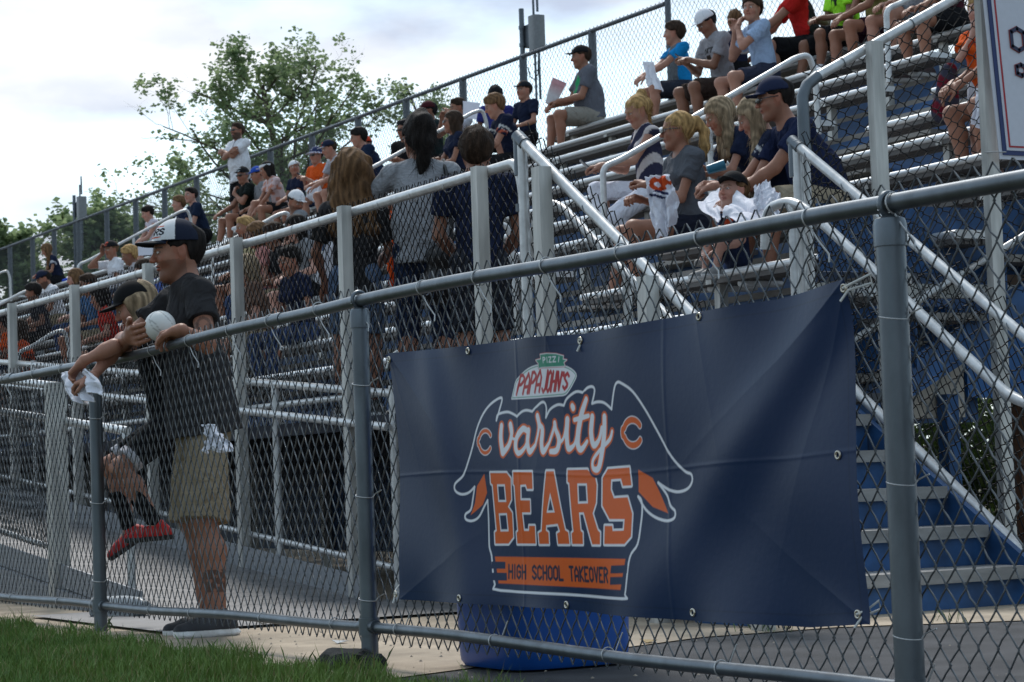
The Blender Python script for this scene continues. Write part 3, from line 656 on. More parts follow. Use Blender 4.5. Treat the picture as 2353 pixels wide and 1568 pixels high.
def stair_guard(x, name, label, ytop, ztop, ylow, sl, posts, seed, extra=None):
    g = empty(name, (x, ytop, ZD), label, 'railing')
    zz = lambda y: ztop + (y - ytop) * sl
    mb = MB(); mb.tube([(x, ytop, zz(ytop)), (x, ylow, zz(ylow))], .0245, 14); mb.build('top_rail', alump, g)
    mb = MB(); mb.tube([(x, ytop, zz(ytop) - .97), (x, ylow, zz(ylow) - .97)], .0245, 14); mb.build('bottom_rail', alump, g)
    ms = chainlink((x + .03, ylow, zz(ylow) - 1.0), (0, 1, sl), (ytop - ylow), (0, 0, 1), 1.06, .066, .07, .0032, 4, 2, seed=seed, jit=.002); ms.build('chain_link_mesh', blackw, g)
    for y, sec in posts:
        mb = MB()
        if sec == 'box': mb.box((x - .09, y - .035, -.03), (x - .026, y + .035, zz(y) + .02))
        else: mb.tube([(x, y, -.03), (x, y, zz(y) + .02)], .0245, 12)
        mb.build('post', boxm if sec == 'box' else alump, g)
    mb = MB(); mb.tube([(x, ytop, zz(ytop) - .17), (x, ytop, zz(ytop) + .0), ], .03, 14); mb.tube([(x, ytop + .02, zz(ytop) + .013), (x, ytop - .05, zz(ytop) - .034)], .0305, 14)
    for z_ in (.3, .75): mb.tube([(x, ytop, zz(ytop) - z_), (x, ytop, zz(ytop) - z_ - .035)], .029, 12)
    for y in np.arange(ylow + .2, ytop - .1, .28): mb.tube(arc((x, y, zz(y)), .0275, 0, 6.2, (1, 0, 0), (0, .5, .9), 12), .002, 5)
    build_each(mb, 'fitting', galv, g)
    return g
gl = stair_guard(5.0, 'stair_guard', 'pale pipe stair guard with black mesh sloping down behind the banner', 8.95, 2.14, 7.05, .67, [(8.93, 'pipe'), (8.66, 'box'), (7.82, 'box'), (7.1, 'box')], 11); fixparent(gl)
gr_ = stair_guard(6.6, 'stair_guard', 'pale pipe stair guard with black mesh on the far side of the blue treads', 9.05, 2.2, 7.05, .67, [(9.03, 'pipe')], 12); fixparent(gr_)
def hand(name, label, pts, posts, r=.021, group=None):
    g = empty(name, tuple(pts[0]), label, 'handrail', group)
    mb = MB(); mb.tube(rounded(pts, .12, 8), r, 14); mb.build('rail', alump, g)
    for p, q in posts:
        mb = MB(); mb.tube([p, q], r * .95, 12); mb.build('post', alump, g)
    fixparent(g); return g
hand('stair_handrail', 'bent white handrail on the left of the blue treads', [(5.14, 9.12, 1.62), (5.14, 9.05, 1.86), (5.14, 8.85, 1.83), (5.14, 7.2, .72), (5.14, 7.05, .66)], [((5.14, 8.3, .4), (5.14, 8.3, 1.46)), ((5.14, 7.4, .0), (5.14, 7.4, .86))])
q0 = onx(1760, 480, 6.5); q1 = onx(1812, 462, 6.5); q2 = onx(1852, 478, 6.5); q3 = onx(2322, 914, 6.5); q4 = onx(2400, 940, 6.5)
hand('stair_handrail', 'thick white handrail bending at the top and bottom on the right of the blue treads', [tuple(q0 - np.array([0, -.02, .2])), tuple(q0), tuple(q1), tuple(q2), tuple(q3), tuple(q4)], [((6.5, 8.95, ZD), (6.5, 8.95, float(q1[2]) - .02))], r=.0245)
# brace pipe and end guard
eg = empty('end_railing', (6.7, 9.1, ZD), 'sloping pipe railing with black mesh closing the near end of the bleachers', 'railing')
ez = lambda x: 2.51 + (x - 6.72) * .505
mb = MB(); mb.tube(rounded([(6.70, 9.1, 2.2), (6.70, 9.1, 2.47), (6.78, 9.1, ez(6.78)), (10.5, 9.1, ez(10.5))], .05), .0245, 14); mb.build('top_rail', alump, eg)
mb = MB(); mb.tube([(6.70, 9.1, 2.25), (6.70, 9.1, ZD)], .0245, 14); mb.build('post', alump, eg)
mb = MB(); mb.tube([(6.70, 9.1, 2.2), (6.70, 9.1, 2.34)], .031, 14); mb.tube([(6.70, 9.1, 2.34), (6.70, 9.1, 2.44), (6.73, 9.1, 2.5), (6.80, 9.1, ez(6.8))], .030, 14); mb.tube([(6.7, 9.1, 2.16), (6.7, 9.1, 2.2)], .034, 14)
for x in (6.95, 7.1, 7.4, 7.7): mb.tube(arc((x, 9.1, ez(x)), .0275, 0, 6.3, (0, 1, 0), (-.45, 0, .9), 12), .0022, 5)
build_each(mb, 'fitting', galv, eg)
for x in (7.12, 7.84, 8.7, 9.9):
    mb = MB(); mb.box((x - .04, 9.02, 0), (x + .035, 9.07, ez(x) + .02)); mb.build('post', boxm, eg, False)
ms = chainlink((6.73, 9.13, ez(6.73) - 1.72), (1, 0, .505), 3.6, (0, 0, 1), 1.76, .085, .085, .003, 4, 2, seed=13, jit=.002); ms.build('chain_link_mesh', blackw, eg)
fixparent(eg)
# lower end of the stand: beam, brace, cabinet, blue panels
ef = empty('support_truss', (7.8, 9.3, 0), 'grey beam and diagonal brace pipe under the near end of the bleachers', 'frame')
mb = MB(); mb.box((6.75, 9.24, 1.46), (10, 9.30, 1.53)); mb.build('beam', boxm, ef, False)
mb = MB(); mb.tube([(6.9, 9.2, 1.175), (7.41, 9.2, 1.42), (8.6, 9.2, 1.99)], .021, 12); mb.build('brace', alump, ef)
fixparent(ef)
mb = MB(); mb.box((7.5, 9.34, .84), (7.84, 9.5, 1.22)); mb.box((7.485, 9.325, 1.221), (7.855, 9.515, 1.24)); mb.box((7.55, 9.33, .9), (7.57, 9.339, 1.1))
cb = mb.build('electrical_cabinet', mat('beige enamel', (.38, .34, .29), .5, var=.06), None, False); tag(cb, 'beige electrical cabinet mounted under the bleachers beyond the blue treads', 'cabinet')
mb = MB()
mb.box((6.96, 9.36, 1.6), (9.6, 9.38, 1.95)); mb.box((6.96, 9.66, .82), (8.2, 9.68, 1.45)); 
o = mb.build('blue_panel', bluem, None, False); tag(o, 'dark blue sheet panels closing in the near end under the seats', 'panel')
mb = MB(); mb.add([(8.0, 9.5, .95), (11.2, 9.9, .85), (11.2, 9.9, 2.2), (8.0, 9.5, 1.35), (8.0, 9.52, .95), (11.2, 9.92, .85), (11.2, 9.92, 2.2), (8.0, 9.52, 1.35)], [(0, 1, 2, 3), (7, 6, 5, 4), (0, 4, 5, 1), (1, 5, 6, 2), (2, 6, 7, 3), (3, 7, 4, 0)])
o = mb.build('tarpaulin', mat('blue tarpaulin', (.015, .10, .30), .5, var=.15, scale=6), None, False); tag(o, 'bright blue tarpaulin hanging under the bleachers at the far right', 'tarpaulin')
mb = MB(); mb.box((9.05, 10.3, .0), (9.2, 10.45, 1.6)); o = mb.build('wooden_post', mat('brown timber', (.16, .08, .045), .8, var=.25, scale=9, streak=(1, 1, .1)), None, False); tag(o, 'brown timber post standing below the bleachers at the far right', 'post')
mb = MB(); mb.box((8.1, 10.4, 1.35), (9.3, 10.5, 1.8)); o = mb.build('wooden_board', mat('tan board', (.33, .2, .12), .8, var=.2, scale=4), None, False); tag(o, 'tan board fixed under the seats above the blue tarpaulin', 'board')

# aisle handrails: three pieces per aisle
for ci, c in enumerate(AIS):
    wh = ['near the ponytail woman', 'behind the woman in the heather shirt', 'beside the man on the phone', 'at the far end of the stand'][ci]
    for k, (xa, xb) in enumerate([(7.05, 7.55), (8.35, 10.2), (10.95, 12.75)]):
        hz = lambda x: Z0_ + (x - X0_) / T_ * R_ + .62
        nm = ['lowest', 'middle', 'topmost'][k]
        pts = [(xa, c, hz(xa) - .55), (xa, c, hz(xa) + .02), (xa + .14, c, hz(xa + .14)), (xb - .12, c, hz(xb - .12) + .03), (xb, c, hz(xb)), (xb + .05, c, hz(xb) - .15), (xb + .06, c, hz(xb) - .6)]
        hand('aisle_handrail', '%s looped handrail in the aisle %s' % (nm, wh), pts, [(((xa + xb) / 2, c, hz((xa + xb) / 2) - 1.0), ((xa + xb) / 2, c, hz((xa + xb) / 2)))] if k else [], .0225, 'looped handrails in the bleacher aisles')

# ------------------------------------------------------------------ back fence on top of the stand
BX, ZB, ZFT = 13.7, 5.82, 4.2
bf = empty('back_fence', (BX, YN, ZFT), 'grey chain link fence along the top of the bleachers', 'fence')
mb = MB(); mb.tube([(BX, 21.1, ZB), (BX, YF, ZB)], .026, 10); mb.build('top_rail', darkg, bf)
mb = MB(); mb.tube([(BX, 21.1, 7.3), (BX, YN, 7.3)], .026, 10); mb.build('top_rail', darkg, bf)
BY = [21.07, 22.72, 24.4, 26.02, 27.7, 29.26, 30.9, 32.5, 34.1, 35.7, 37.25, 38.75, 40.35, 42, 43.56, 45.0, 46.6, 48.2, 49.8, 19.4, 17.8, 16.2, 14.6, 13., 11.4]
for y in BY:
    tp = ZB if y > 21.1 else 7.3
    mb = MB(); mb.tube([(BX + .02, y, ZFT - .6), (BX + .02, y, tp + .01)], .036 if y < 21.1 else .05, 10); mb.build('post', darkg, bf)
ms = chainlink((BX - .04, 21.1, ZFT - .3), (0, 1, 0), YF - 21.1, (0, 0, 1), 1.98, .085, .095, .0032, 3, 1, seed=20, jit=.003); ms.build('chain_link_mesh', galvw, bf)
ms = chainlink((BX - .04, YN, ZFT - .3), (0, 1, 0), 21.1 - YN, (0, 0, 1), 3.4, .085, .095, .0029, 3, 1, seed=21, jit=.003); ms.build('chain_link_mesh', galvw, bf)
fixparent(bf)
# equipment boxes on poles
def wifi(y, label, polez, whip=7.5):
    g = empty('antenna_box', (13.95, y, 3), label, 'antenna', 'antenna boxes on poles behind the stand')
    mb = MB(); mb.tube([(13.9, y, 2.2), (13.9, y, polez)], .033, 12); mb.build('pole', galv, g)
    mb = MB(); mb.box((13.92, y - .13, 6.0), (14.02, y - .0, 6.28)); 
    for z in (6.02, 6.24): mb.tube([(13.9, y, z), (13.9, y, z + .04)], .043, 12)
    mb.build('bracket', galv, g, False)
    mb = MB(); pr = [(.085 * math.copysign(abs(math.cos(a)) ** .45, math.cos(a)), .095 * math.copysign(abs(math.sin(a)) ** .45, math.sin(a))) for a in np.linspace(0, 2 * math.pi, 24, endpoint=False)]
    mb.prism(pr, (13.96, y - .27, 5.92), (13.96, y - .27, 6.36), up=(0, 1, 0)); mb.build('housing', mat('grey housing', (.2, .21, .22), .5, var=.1), g)
    for dy, z0, z1 in ((-.24, 6.36, whip - .15), (-.34, 6.4, whip), (-.24, 5.25, 5.92), (-.34, 5.3, 5.92)):
        mb = MB(); mb.tube([(13.94, y + dy, z0), (13.94, y + dy, z1)], .016, 8); mb.build('antenna', galv, g)
    mb = MB(); mb.tube([(13.94, y - .05, 5.75), (13.94, y - .1, 5.62), (13.94, y - .2, 5.57), (13.94, y - .3, 5.62), (13.94, y - .33, 5.9)], .008, 6); mb.build('cable', blackw, g)
    fixparent(g)
wifi(24.72, 'grey antenna box and whip antennas on a pole above the middle of the back fence', 6.5)
wifi(42.8, 'small grey antenna box on a pole at the far left end of the back fence', 6.42, 6.75)

# ------------------------------------------------------------------ sign on the end railing
sg = empty('sign', (8.6, 9.0, 2.2), 'white sign board with navy and red borders wired to the end railing', 'sign')
slp = 0.10
def sgp(s, z, d=0):  # s metres right of the lower-left corner, z up
    return (7.845 + s - .072 * z, 8.98 - d, 2.155 + z)
for nm, ins, d, c in (('sign_board', 0, 0, (.55, .56, .62)), ('navy_border', .022, .006, (.015, .03, .12)), ('sign_board', .046, .009, (.55, .56, .62)), ('red_border', .062, .012, (.45, .02, .03)), ('sign_board', .07, .015, (.55, .56, .62))):
    mb = MB(); q = [(ins, ins), (1.3 - ins, ins), (1.3 - ins, 1.5 - ins), (ins, 1.5 - ins)]
    v = [sgp(s, z, d) for s, z in q] + [sgp(s, z, d - .005) for s, z in q]
    mb.add(v, [(0, 1, 2, 3), (7, 6, 5, 4), (0, 4, 5, 1), (1, 5, 6, 2), (2, 6, 7, 3), (3, 7, 4, 0)])
    mb.build(nm, mat('sign paint %.2f' % (c[0] + c[2]), c, .45, var=.03), sg, False)
def letter(s0, z0, w, h, ch):
    for r, d, c in ((.0125, .020, (.45, .06, .03)), (.0105, .023, (.015, .02, .06))):
        mb = MB()
        for part in GLY[ch].split():
            pp = [(s0 + {'a': 0, 'b': .5, 'c': 1}[c_] * w, z0 + int(n_) / 6 * h) for c_, n_ in zip(part[::2], part[1::2])]
            for a, b in zip(pp[:-1], pp[1:]):
                dx, dz = b[0] - a[0], b[1] - a[1]; l = math.hypot(dx, dz); ux, uz = dx / l * r, dz / l * r
                v = [sgp(a[0] - uz - ux * .6, a[1] + ux - uz * .6, d), sgp(a[0] + uz - ux * .6, a[1] - ux - uz * .6, d), sgp(b[0] + uz + ux * .6, b[1] - ux + uz * .6, d), sgp(b[0] - uz + ux * .6, b[1] + ux + uz * .6, d)]
                mb.add(v + [(x, y + .002, z) for x, y, z in v], [(0, 1, 2, 3), (4, 7, 6, 5), (0, 4, 5, 1), (1, 5, 6, 2), (2, 6, 7, 3), (3, 7, 4, 0)])
        mb.build('letter', mat('sign ink %.2f' % c[0], c, .5, var=.02), sg, False)
letter(.145, .57, .085, .115, 'O'); letter(.16, .44, .06, .055, 'O')
mb = MB()
for s, z in ((.03, .035),): mb.tube([sgp(s, z, .02), sgp(s - .03, z, .01), sgp(s - .08, z + .005, -.05)], .003, 6)
mb.build('wire_tie', tie_m, sg); fixparent(sg)

# ------------------------------------------------------------------ trees
barkm = mat('bark', (.10, .08, .062), .9, var=.3, scale=12, bump=.4)
leafm = mat('leaf', (.07, .11, .03), .6, var=.2, scale=1.2, attr=True, translu=.55)
def tree(loc, h, spread, label, seed, nl=26, leaf=.11, base=.18, lean=0, dens=1.0, az=None, top=1.):
    rg = np.random.RandomState(seed); x0, y0 = loc
    g = empty('tree', (x0, y0, 0), label, 'tree', 'trees growing behind the stand')
    tb = MB(); P = []; D = []
    def limb(p, d, ln, r, depth):
        n = 7; pts = [p]; q = p.copy(); dd = d.copy()
        for i in range(n):
            dd = dd + rg.randn(3) * .10 + np.array([0, 0, .05 if depth < 2 else .0]); dd /= np.linalg.norm(dd); q = q + dd * ln / n; pts.append(q.copy())
        rr = np.linspace(r, r * .35, n + 1); tb.tube(pts, rr, 6 if depth < 2 else 4, caps=False)
        if depth >= 1:
            for i in range(2, n + 1):
                P.append(pts[i]); D.append(ln * .12)
        if depth < 3:
            m = [nl, 7, 5][depth]
            for k in range(m):
                t = .28 + .7 * (k + rg.rand()) / m if depth == 0 else .2 + .8 * rg.rand()
                b = pts[0] + 0; i = min(int(t * n), n - 1); f = t * n - i; b = pts[i] * (1 - f) + pts[i + 1] * f
                a = rg.uniform(0, 6.28)
                out = np.array([math.cos(a), math.sin(a), 0]); 
                if depth == 0:
                    e = np.array([out[0], out[1], .12 + .75 * (t - .3)]); L_ = spread * (1.08 - .88 * ((t - .28) / .72) ** 2.6) * rg.uniform(.65, 1.1)
                else: e = dd * .8 + out * .8 + np.array([0, 0, .12]); L_ = ln * rg.uniform(.3, .5)
                e /= np.linalg.norm(e); limb(b, e, L_, rr[i] * .42, depth + 1)
    trunk = np.array([x0, y0, 0.]); limb(trunk, np.array([lean, lean, 1.]) / math.sqrt(1 + 2 * lean * lean), h, base, 0)
    tb.build('trunk', barkm, g)
    P_ = np.array(P); D_ = np.array(D); keep = rg.rand(len(P_)) < .155 * dens; P_ = P_[keep]; D_ = D_[keep]; n = int(len(P_) * 2.2)
    k = rg.randint(0, len(P_), n); c = P_[k] + rg.randn(n, 3) * .10
    nb = 7
    c = np.repeat(c, nb, 0) + rg.randn(n * nb, 3) * .085; n = n * nb
    s = rg.uniform(.6, 1.3, n) * leaf; a = rg.uniform(0, 6.28, n); tl = rg.uniform(-.9, .9, n)
    u = np.stack([np.cos(a), np.sin(a), tl * .6], 1); u /= np.linalg.norm(u, axis=1)[:, None]
    w = rg.randn(n, 3); w = np.cross(u, w); w /= np.linalg.norm(w, axis=1)[:, None]
    V = np.stack([c - u * s[:, None] * .5, c + w * s[:, None] * .38, c + u * s[:, None] * .6, c - w * s[:, None] * .38], 1)
    cl = rg.rand(len(P_))[np.repeat(k, nb)]; t = (.6 * cl + .4 * rg.rand(n))[:, None]
    col = np.array([.12, .19, .085]) * (1 - t) + np.array([.30, .37, .19]) * t
    b = np.arange(n)[:, None] * 4
    rawmesh('crown', V.reshape(-1, 3), b + [0, 1, 2, 3], leafm, g, False, np.repeat(col[:, None], 4, 1).reshape(-1, 3)); fixparent(g)
tree((23.7, 53.4), 11.0, 4.7, 'tall airy maple rising above the middle of the back fence', 11, nl=46, leaf=.12, dens=.72)
tree((28.3, 55), 11.5, 1.8, 'slim young tree to the right of the tall maple', 5, nl=16, leaf=.10, base=.08, dens=.5)
tree((22.0, 58.3), 9.4, 3.6, 'shorter spreading tree left of the tall maple', 23, nl=34, leaf=.12, dens=1.0)
tree((18.0, 57.0), 7.6, 1.5, 'small tree behind the antenna pole at the far left', 31, nl=26, leaf=.16, dens=1.1)
tree((18.6, 52.2), 7.3, 2.6, 'dense low tree just behind the left end of the back fence', 37, nl=30, leaf=.16, dens=1.2)
tree((24.2, 50.2), 7.6, 2.8, 'dense green tree directly behind the standing man', 41, nl=34, leaf=.16, dens=1.2)
tree((25.6, 44.5), 7.2, 2.4, 'leafy tree right of the standing man behind the fence', 43, nl=30, leaf=.16, dens=1.1)
# low hedge seen under the near end of the stand
def bush(loc, r, h, label, seed, n=9000):
    rg = np.random.RandomState(seed); d = rg.randn(n, 3); d /= np.linalg.norm(d, axis=1)[:, None]
    c = d * (rg.rand(n, 1) ** .4) * np.array([r, r, h / 2]) * (1 + .25 * np.sin(d[:, :1] * 7 + d[:, 2:3] * 5)); c += np.array([loc[0], loc[1], h / 2]); s = rg.uniform(.03, .06, n)
    u = rg.randn(n, 3); u /= np.linalg.norm(u, axis=1)[:, None]; w = np.cross(u, rg.randn(n, 3)); w /= np.linalg.norm(w, axis=1)[:, None]
    V = np.stack([c - u * s[:, None], c + w * s[:, None] * .5, c + u * s[:, None], c - w * s[:, None] * .5], 1); V[..., 2] = np.maximum(V[..., 2], .01)
    t = rg.rand(n, 1); col = np.array([.03, .055, .014]) * (1 - t) + np.array([.075, .11, .03]) * t
    b = np.arange(n)[:, None] * 4
    o = rawmesh('bush', V.reshape(-1, 3), b + [0, 1, 2, 3], leafm, None, False, np.repeat(col[:, None], 4, 1).reshape(-1, 3)); tag(o, label, 'bush', 'low bushes beyond the stairs')
# weeds along the concrete edge, joints and stains in the path
rgw = np.random.RandomState(9); VV = []; CC = []; QQ = []; nn_ = 0
for (cx, cy) in [(3.05, y_) for y_ in np.arange(6.6, 12, .37)] + [(3.21, 6.93), (3.24, 9.7), (3.2, 9.55), (3.9, 9.1), (4.9, 7.03), (5.6, 6.8)]:
    k = rgw.randint(5, 16)
    for _ in range(k):
        x = cx + rgw.randn() * .03; y = cy + rgw.randn() * .06; h = rgw.uniform(.02, .07); a = rgw.uniform(0, 6.28); l_ = rgw.uniform(.2, .8) * h
        VV += [(x - .0016, y, 0), (x + .0016, y, 0), (x + .001 + l_ * math.cos(a) * .4, y + l_ * math.sin(a) * .4, h * .6), (x + l_ * math.cos(a), y + l_ * math.sin(a), h)]; QQ.append((nn_, nn_ + 1, nn_ + 2, nn_ + 3)); nn_ += 4; CC += [tuple(np.array([.07, .13, .03]) * rgw.uniform(.6, 1.5))] * 4
for i_, (x_, y_, c_, lb) in enumerate(((3.55, 7.9, (.5, .5, .5), 'scrap of white paper lying on the path between the man and the middle post'), (4.3, 6.9, (.35, .25, .12), 'brown dry leaf lying on the path near the bin'))):
    mq = MB(); mq.add([(x_, y_, .004), (x_ + .05, y_ + .01, .012), (x_ + .045, y_ + .05, .006), (x_ - .005, y_ + .04, .016), (x_, y_, .002), (x_ + .05, y_ + .01, .010), (x_ + .045, y_ + .05, .004), (x_ - .005, y_ + .04, .014)], [(0, 1, 2, 3), (7, 6, 5, 4), (0, 4, 5, 1), (1, 5, 6, 2), (2, 6, 7, 3), (3, 7, 4, 0)])
    tag(mq.build('litter', mat('litter %d' % i_, c_, .8), None, False), lb, 'litter')
wd_ = rawmesh('weeds', np.array(VV), np.array(QQ), gm, None, False, np.array(CC)); tag(wd_, 'thin weeds sprouting along the edge of the concrete path', 'weeds', kind='stuff')
bush((13.6, 15.2), 1.6, 1.3, 'green bush growing beyond the stairs under the stand', 1)
bush((15.4, 16.0), 1.8, 2.0, 'taller green bush further back beyond the stairs', 2)
# ------------------------------------------------------------------ figures: implicit surfaces meshed by surface nets
class Fld:
    def __init__(s, lo, hi, h):
        s.lo = np.array(lo, float); s.h = h; s.n = np.maximum(((np.array(hi) - s.lo) / h).astype(int) + 2, 4)
        s.a = np.full(s.n, .25, np.float32)
        s.ax = [(s.lo[i] + np.arange(s.n[i]) * h).astype(np.float32) for i in range(3)]
    def box(s, lo, hi):
        i0 = np.clip(((np.array(lo) - s.lo) / s.h).astype(int), 0, s.n); i1 = np.clip(((np.array(hi) - s.lo) / s.h).astype(int) + 2, 0, s.n)
        if (i1 <= i0).any(): return None
        sl = tuple(slice(a, b) for a, b in zip(i0, i1)); g = np.meshgrid(*[s.ax[k][sl[k]] for k in range(3)], indexing='ij')
        return sl, g
    def put(s, sl, d, k, sub=False):
        a = s.a[sl]
        if sub:
            b = -d; h_ = np.maximum(k - np.abs(a - b), 0) / k; s.a[sl] = np.maximum(a, b) + h_ * h_ * k * .25
        else:
            h_ = np.maximum(k - np.abs(a - d), 0) / k; s.a[sl] = np.minimum(a, d) - h_ * h_ * k * .25
    def cone(s, a, b, ra, rb, k=.02, fl=None, cut=None):
        a = np.asarray(a, float); b = np.asarray(b, float); m = max(ra, rb) + k + 2 * s.h + .01
        r = s.box(np.minimum(a, b) - m, np.maximum(a, b) + m)
        if r is None: return
        sl, (X, Y, Z) = r; X = X - a[0]; Y = Y - a[1]; Z = Z - a[2]; e = b - a
        if fl is not None:
            f, sc = fl; q = (X * f[0] + Y * f[1] + Z * f[2]) * (sc - 1); X = X + q * f[0]; Y = Y + q * f[1]; Z = Z + q * f[2]
            e = e + (e @ f) * (sc - 1) * f
        t = np.clip((X * e[0] + Y * e[1] + Z * e[2]) / (e @ e + 1e-9), 0, 1)
        d = np.sqrt((X - t * e[0]) ** 2 + (Y - t * e[1]) ** 2 + (Z - t * e[2]) ** 2) - (ra + (rb - ra) * t)
        if fl is not None: d = d / (1 + (fl[1] - 1) * .35)
        if cut is not None:
            c, n = cut; X = X if fl is None else s.box(np.minimum(a, b) - m, np.maximum(a, b) + m)[1][0] - a[0]
            if fl is not None: g = s.box(np.minimum(a, b) - m, np.maximum(a, b) + m)[1]; Y = g[1] - a[1]; Z = g[2] - a[2]
            c = np.asarray(c) - a; d = np.maximum(d, (X - c[0]) * n[0] + (Y - c[1]) * n[1] + (Z - c[2]) * n[2])
        s.put(sl, d.astype(np.float32), k)
    def ell(s, c, r, R, k=.015, sub=False, cut=None):
        """R rows = local axes"""
        c = np.asarray(c, float); m = max(r) + k + 2 * s.h + .01; q = s.box(c - m, c + m)
        if q is None: return
        sl, (X, Y, Z) = q; X = X - c[0]; Y = Y - c[1]; Z = Z - c[2]
        u = [(X * R[i][0] + Y * R[i][1] + Z * R[i][2]) for i in range(3)]
        k0 = np.sqrt(sum((u[i] / r[i]) ** 2 for i in range(3))) + 1e-9; k1 = np.sqrt(sum((u[i] / r[i] ** 2) ** 2 for i in range(3))) + 1e-9
        d = k0 * (k0 - 1) / k1
        if cut is not None: d = np.maximum(d, cut(*u))
        s.put(sl, d.astype(np.float32), k, sub)
    def plane(s, c, n):
        X, Y, Z = np.meshgrid(*s.ax, indexing='ij'); s.a = np.maximum(s.a, ((X - c[0]) * n[0] + (Y - c[1]) * n[1] + (Z - c[2]) * n[2]).astype(np.float32))
    def folds(s, amp, seed=0, fr=28, vdir=None):
        rg = np.random.RandomState(seed); X, Y, Z = np.meshgrid(*s.ax, indexing='ij'); o = 0
        vd = unit(vdir) if vdir is not None else None
        w1 = np.sin(X * 9 + Y * 5 + seed) + np.sin(Z * 11 + X * 7 + seed * 2); w2 = np.sin(Z * 16 + Y * 13 + seed) * np.sin(X * 12 + Z * 5)
        for i in range(3):
            v = rg.randn(3); v /= np.linalg.norm(v)
            if vd is not None: v = v - .85 * vd * (v @ vd)
            p = (X * v[0] + Y * v[1] + Z * v[2]) * fr * rg.uniform(.5, 1.1) + w1 * .9 + w2 * 1.1 + rg.uniform(0, 6)
            m_ = .5 + .5 * np.sin(X * rg.uniform(3, 9) + Y * rg.uniform(3, 9) + Z * rg.uniform(5, 12) + i * 2)
            o = o + (.5 + .5 * np.sin(p)) ** 2.2 * m_ * rg.uniform(.6, 1)
        s.a = s.a - (o * amp - amp * .5).astype(np.float32)
    def mesh(s):
        A = s.a; S = A < 0; n = np.array(A.shape); E = [(0, 0, 0)]
        st = np.zeros(n - 1, int); cnt = np.zeros(n - 1, np.float32); acc = np.zeros((*(n - 1), 3), np.float32)
        corner = lambda i, j, k: (slice(i, n[0] - 1 + i), slice(j, n[1] - 1 + j), slice(k, n[2] - 1 + k))
        for ax in range(3):
            for u in (0, 1):
                for v in (0, 1):
                    c0 = [0, 0, 0]; o = [i for i in range(3) if i != ax]; c0[o[0]] = u; c0[o[1]] = v; c1 = list(c0); c1[ax] = 1
                    a0 = A[corner(*c0)]; a1 = A[corner(*c1)]; m = (a0 < 0) != (a1 < 0)
                    t = np.where(m, a0 / (a0 - a1 + 1e-20), 0); cnt += m
                    for i in range(3): acc[..., i] += np.where(m, c0[i] + (t if i == ax else 0), 0)
        act = cnt > 0; idx = -np.ones(n - 1, int); idx[act] = np.arange(act.sum())
        ijk = np.argwhere(act); V = (ijk + acc[act] / cnt[act][:, None]) * s.h + s.lo
        Q = []
        for ax in range(3):
            o = [i for i in range(3) if i != ax]
            if ax == 1: o = o[::-1]
            sl0 = [slice(1, n[i] - 1) for i in range(3)]; sl0[ax] = slice(0, n[ax] - 1); sl1 = list(sl0); sl1[ax] = slice(1, n[ax])
            s0 = S[tuple(sl0)]; s1 = S[tuple(sl1)]; e = np.argwhere(s0 != s1); 
            if len(e) == 0: continue
            f = s0[tuple(e.T)]; b = e.copy(); b[:, o[0]] += 1; b[:, o[1]] += 1
            def g(d0, d1):
                c = b.copy(); c[:, o[0]] -= d0; c[:, o[1]] -= d1; return idx[tuple(c.T)]
            q = np.stack([g(1, 1), g(0, 1), g(0, 0), g(1, 0)], 1); q[~f] = q[~f][:, ::-1]; Q.append(q)
        return V, (np.concatenate(Q) if Q else np.zeros((0, 4), int))
def sample_h(R, p): return p
def unit(v): v = np.asarray(v, float); return v / (np.linalg.norm(v) + 1e-12)
def ik(a, b, l1, l2, pole):
    """middle joint of a two-bone chain, and the reachable end"""
    a = np.asarray(a, float); b = np.asarray(b, float); d = b - a; L_ = np.linalg.norm(d); mx_ = (l1 + l2) * .995
    if L_ > mx_: b = a + d / L_ * mx_; L_ = mx_; d = b - a
    u = d / L_; x = (l1 * l1 - l2 * l2 + L_ * L_) / (2 * L_); h = math.sqrt(max(l1 * l1 - x * x, 0)); p = np.asarray(pole, float); p = p - u * (p @ u); p = unit(p)
    return a + u * x + p * h, b
SKIN = {'fair': (.36, .175, .12), 'tan': (.28, .125, .078), 'mid': (.20, .09, .055), 'pale': (.42, .22, .165), 'dark': (.12, .055, .035)}
skinm = mat('skin', (.4, .2, .15), .5, spec=.35, var=.07, scale=25, attr=True, bump=.12, bscale=180)
hairm = mat('hair', (.1, .05, .03), .75, spec=.15, var=.38, scale=60, attr=True, streak=(1, 1, .15), bump=.6, bscale=150)
clothm = mat('cloth', (.2, .2, .2), .9, spec=.1, var=.07, scale=120, attr=True, bump=.12, bscale=260, fold=.75)
clothw = mat('towel cloth', (.2, .2, .2), .9, spec=.1, var=.04, scale=120, attr=True, bump=.1, bscale=260, fold=.35)
shoem = mat('shoe', (.2, .2, .2), .6, spec=.3, var=.08, scale=80, attr=True)
capm = mat('cap cloth', (.2, .2, .2), .85, spec=.15, var=.05, scale=150, attr=True, bump=.08, bscale=500)
glassm = mat('dark lens', (.01, .01, .012), .12, spec=.6, var=0)
HAIR = {'brown': (.034, .020, .013), 'dark': (.012, .009, .008), 'blond': (.36, .22, .09), 'sandy': (.13, .07, .034), 'ltbrown': (.12, .06, .03), 'grey': (.20, .19, .18), 'ash': (.24, .175, .11), 'black': (.01, .01, .012)}
class Fig: pass
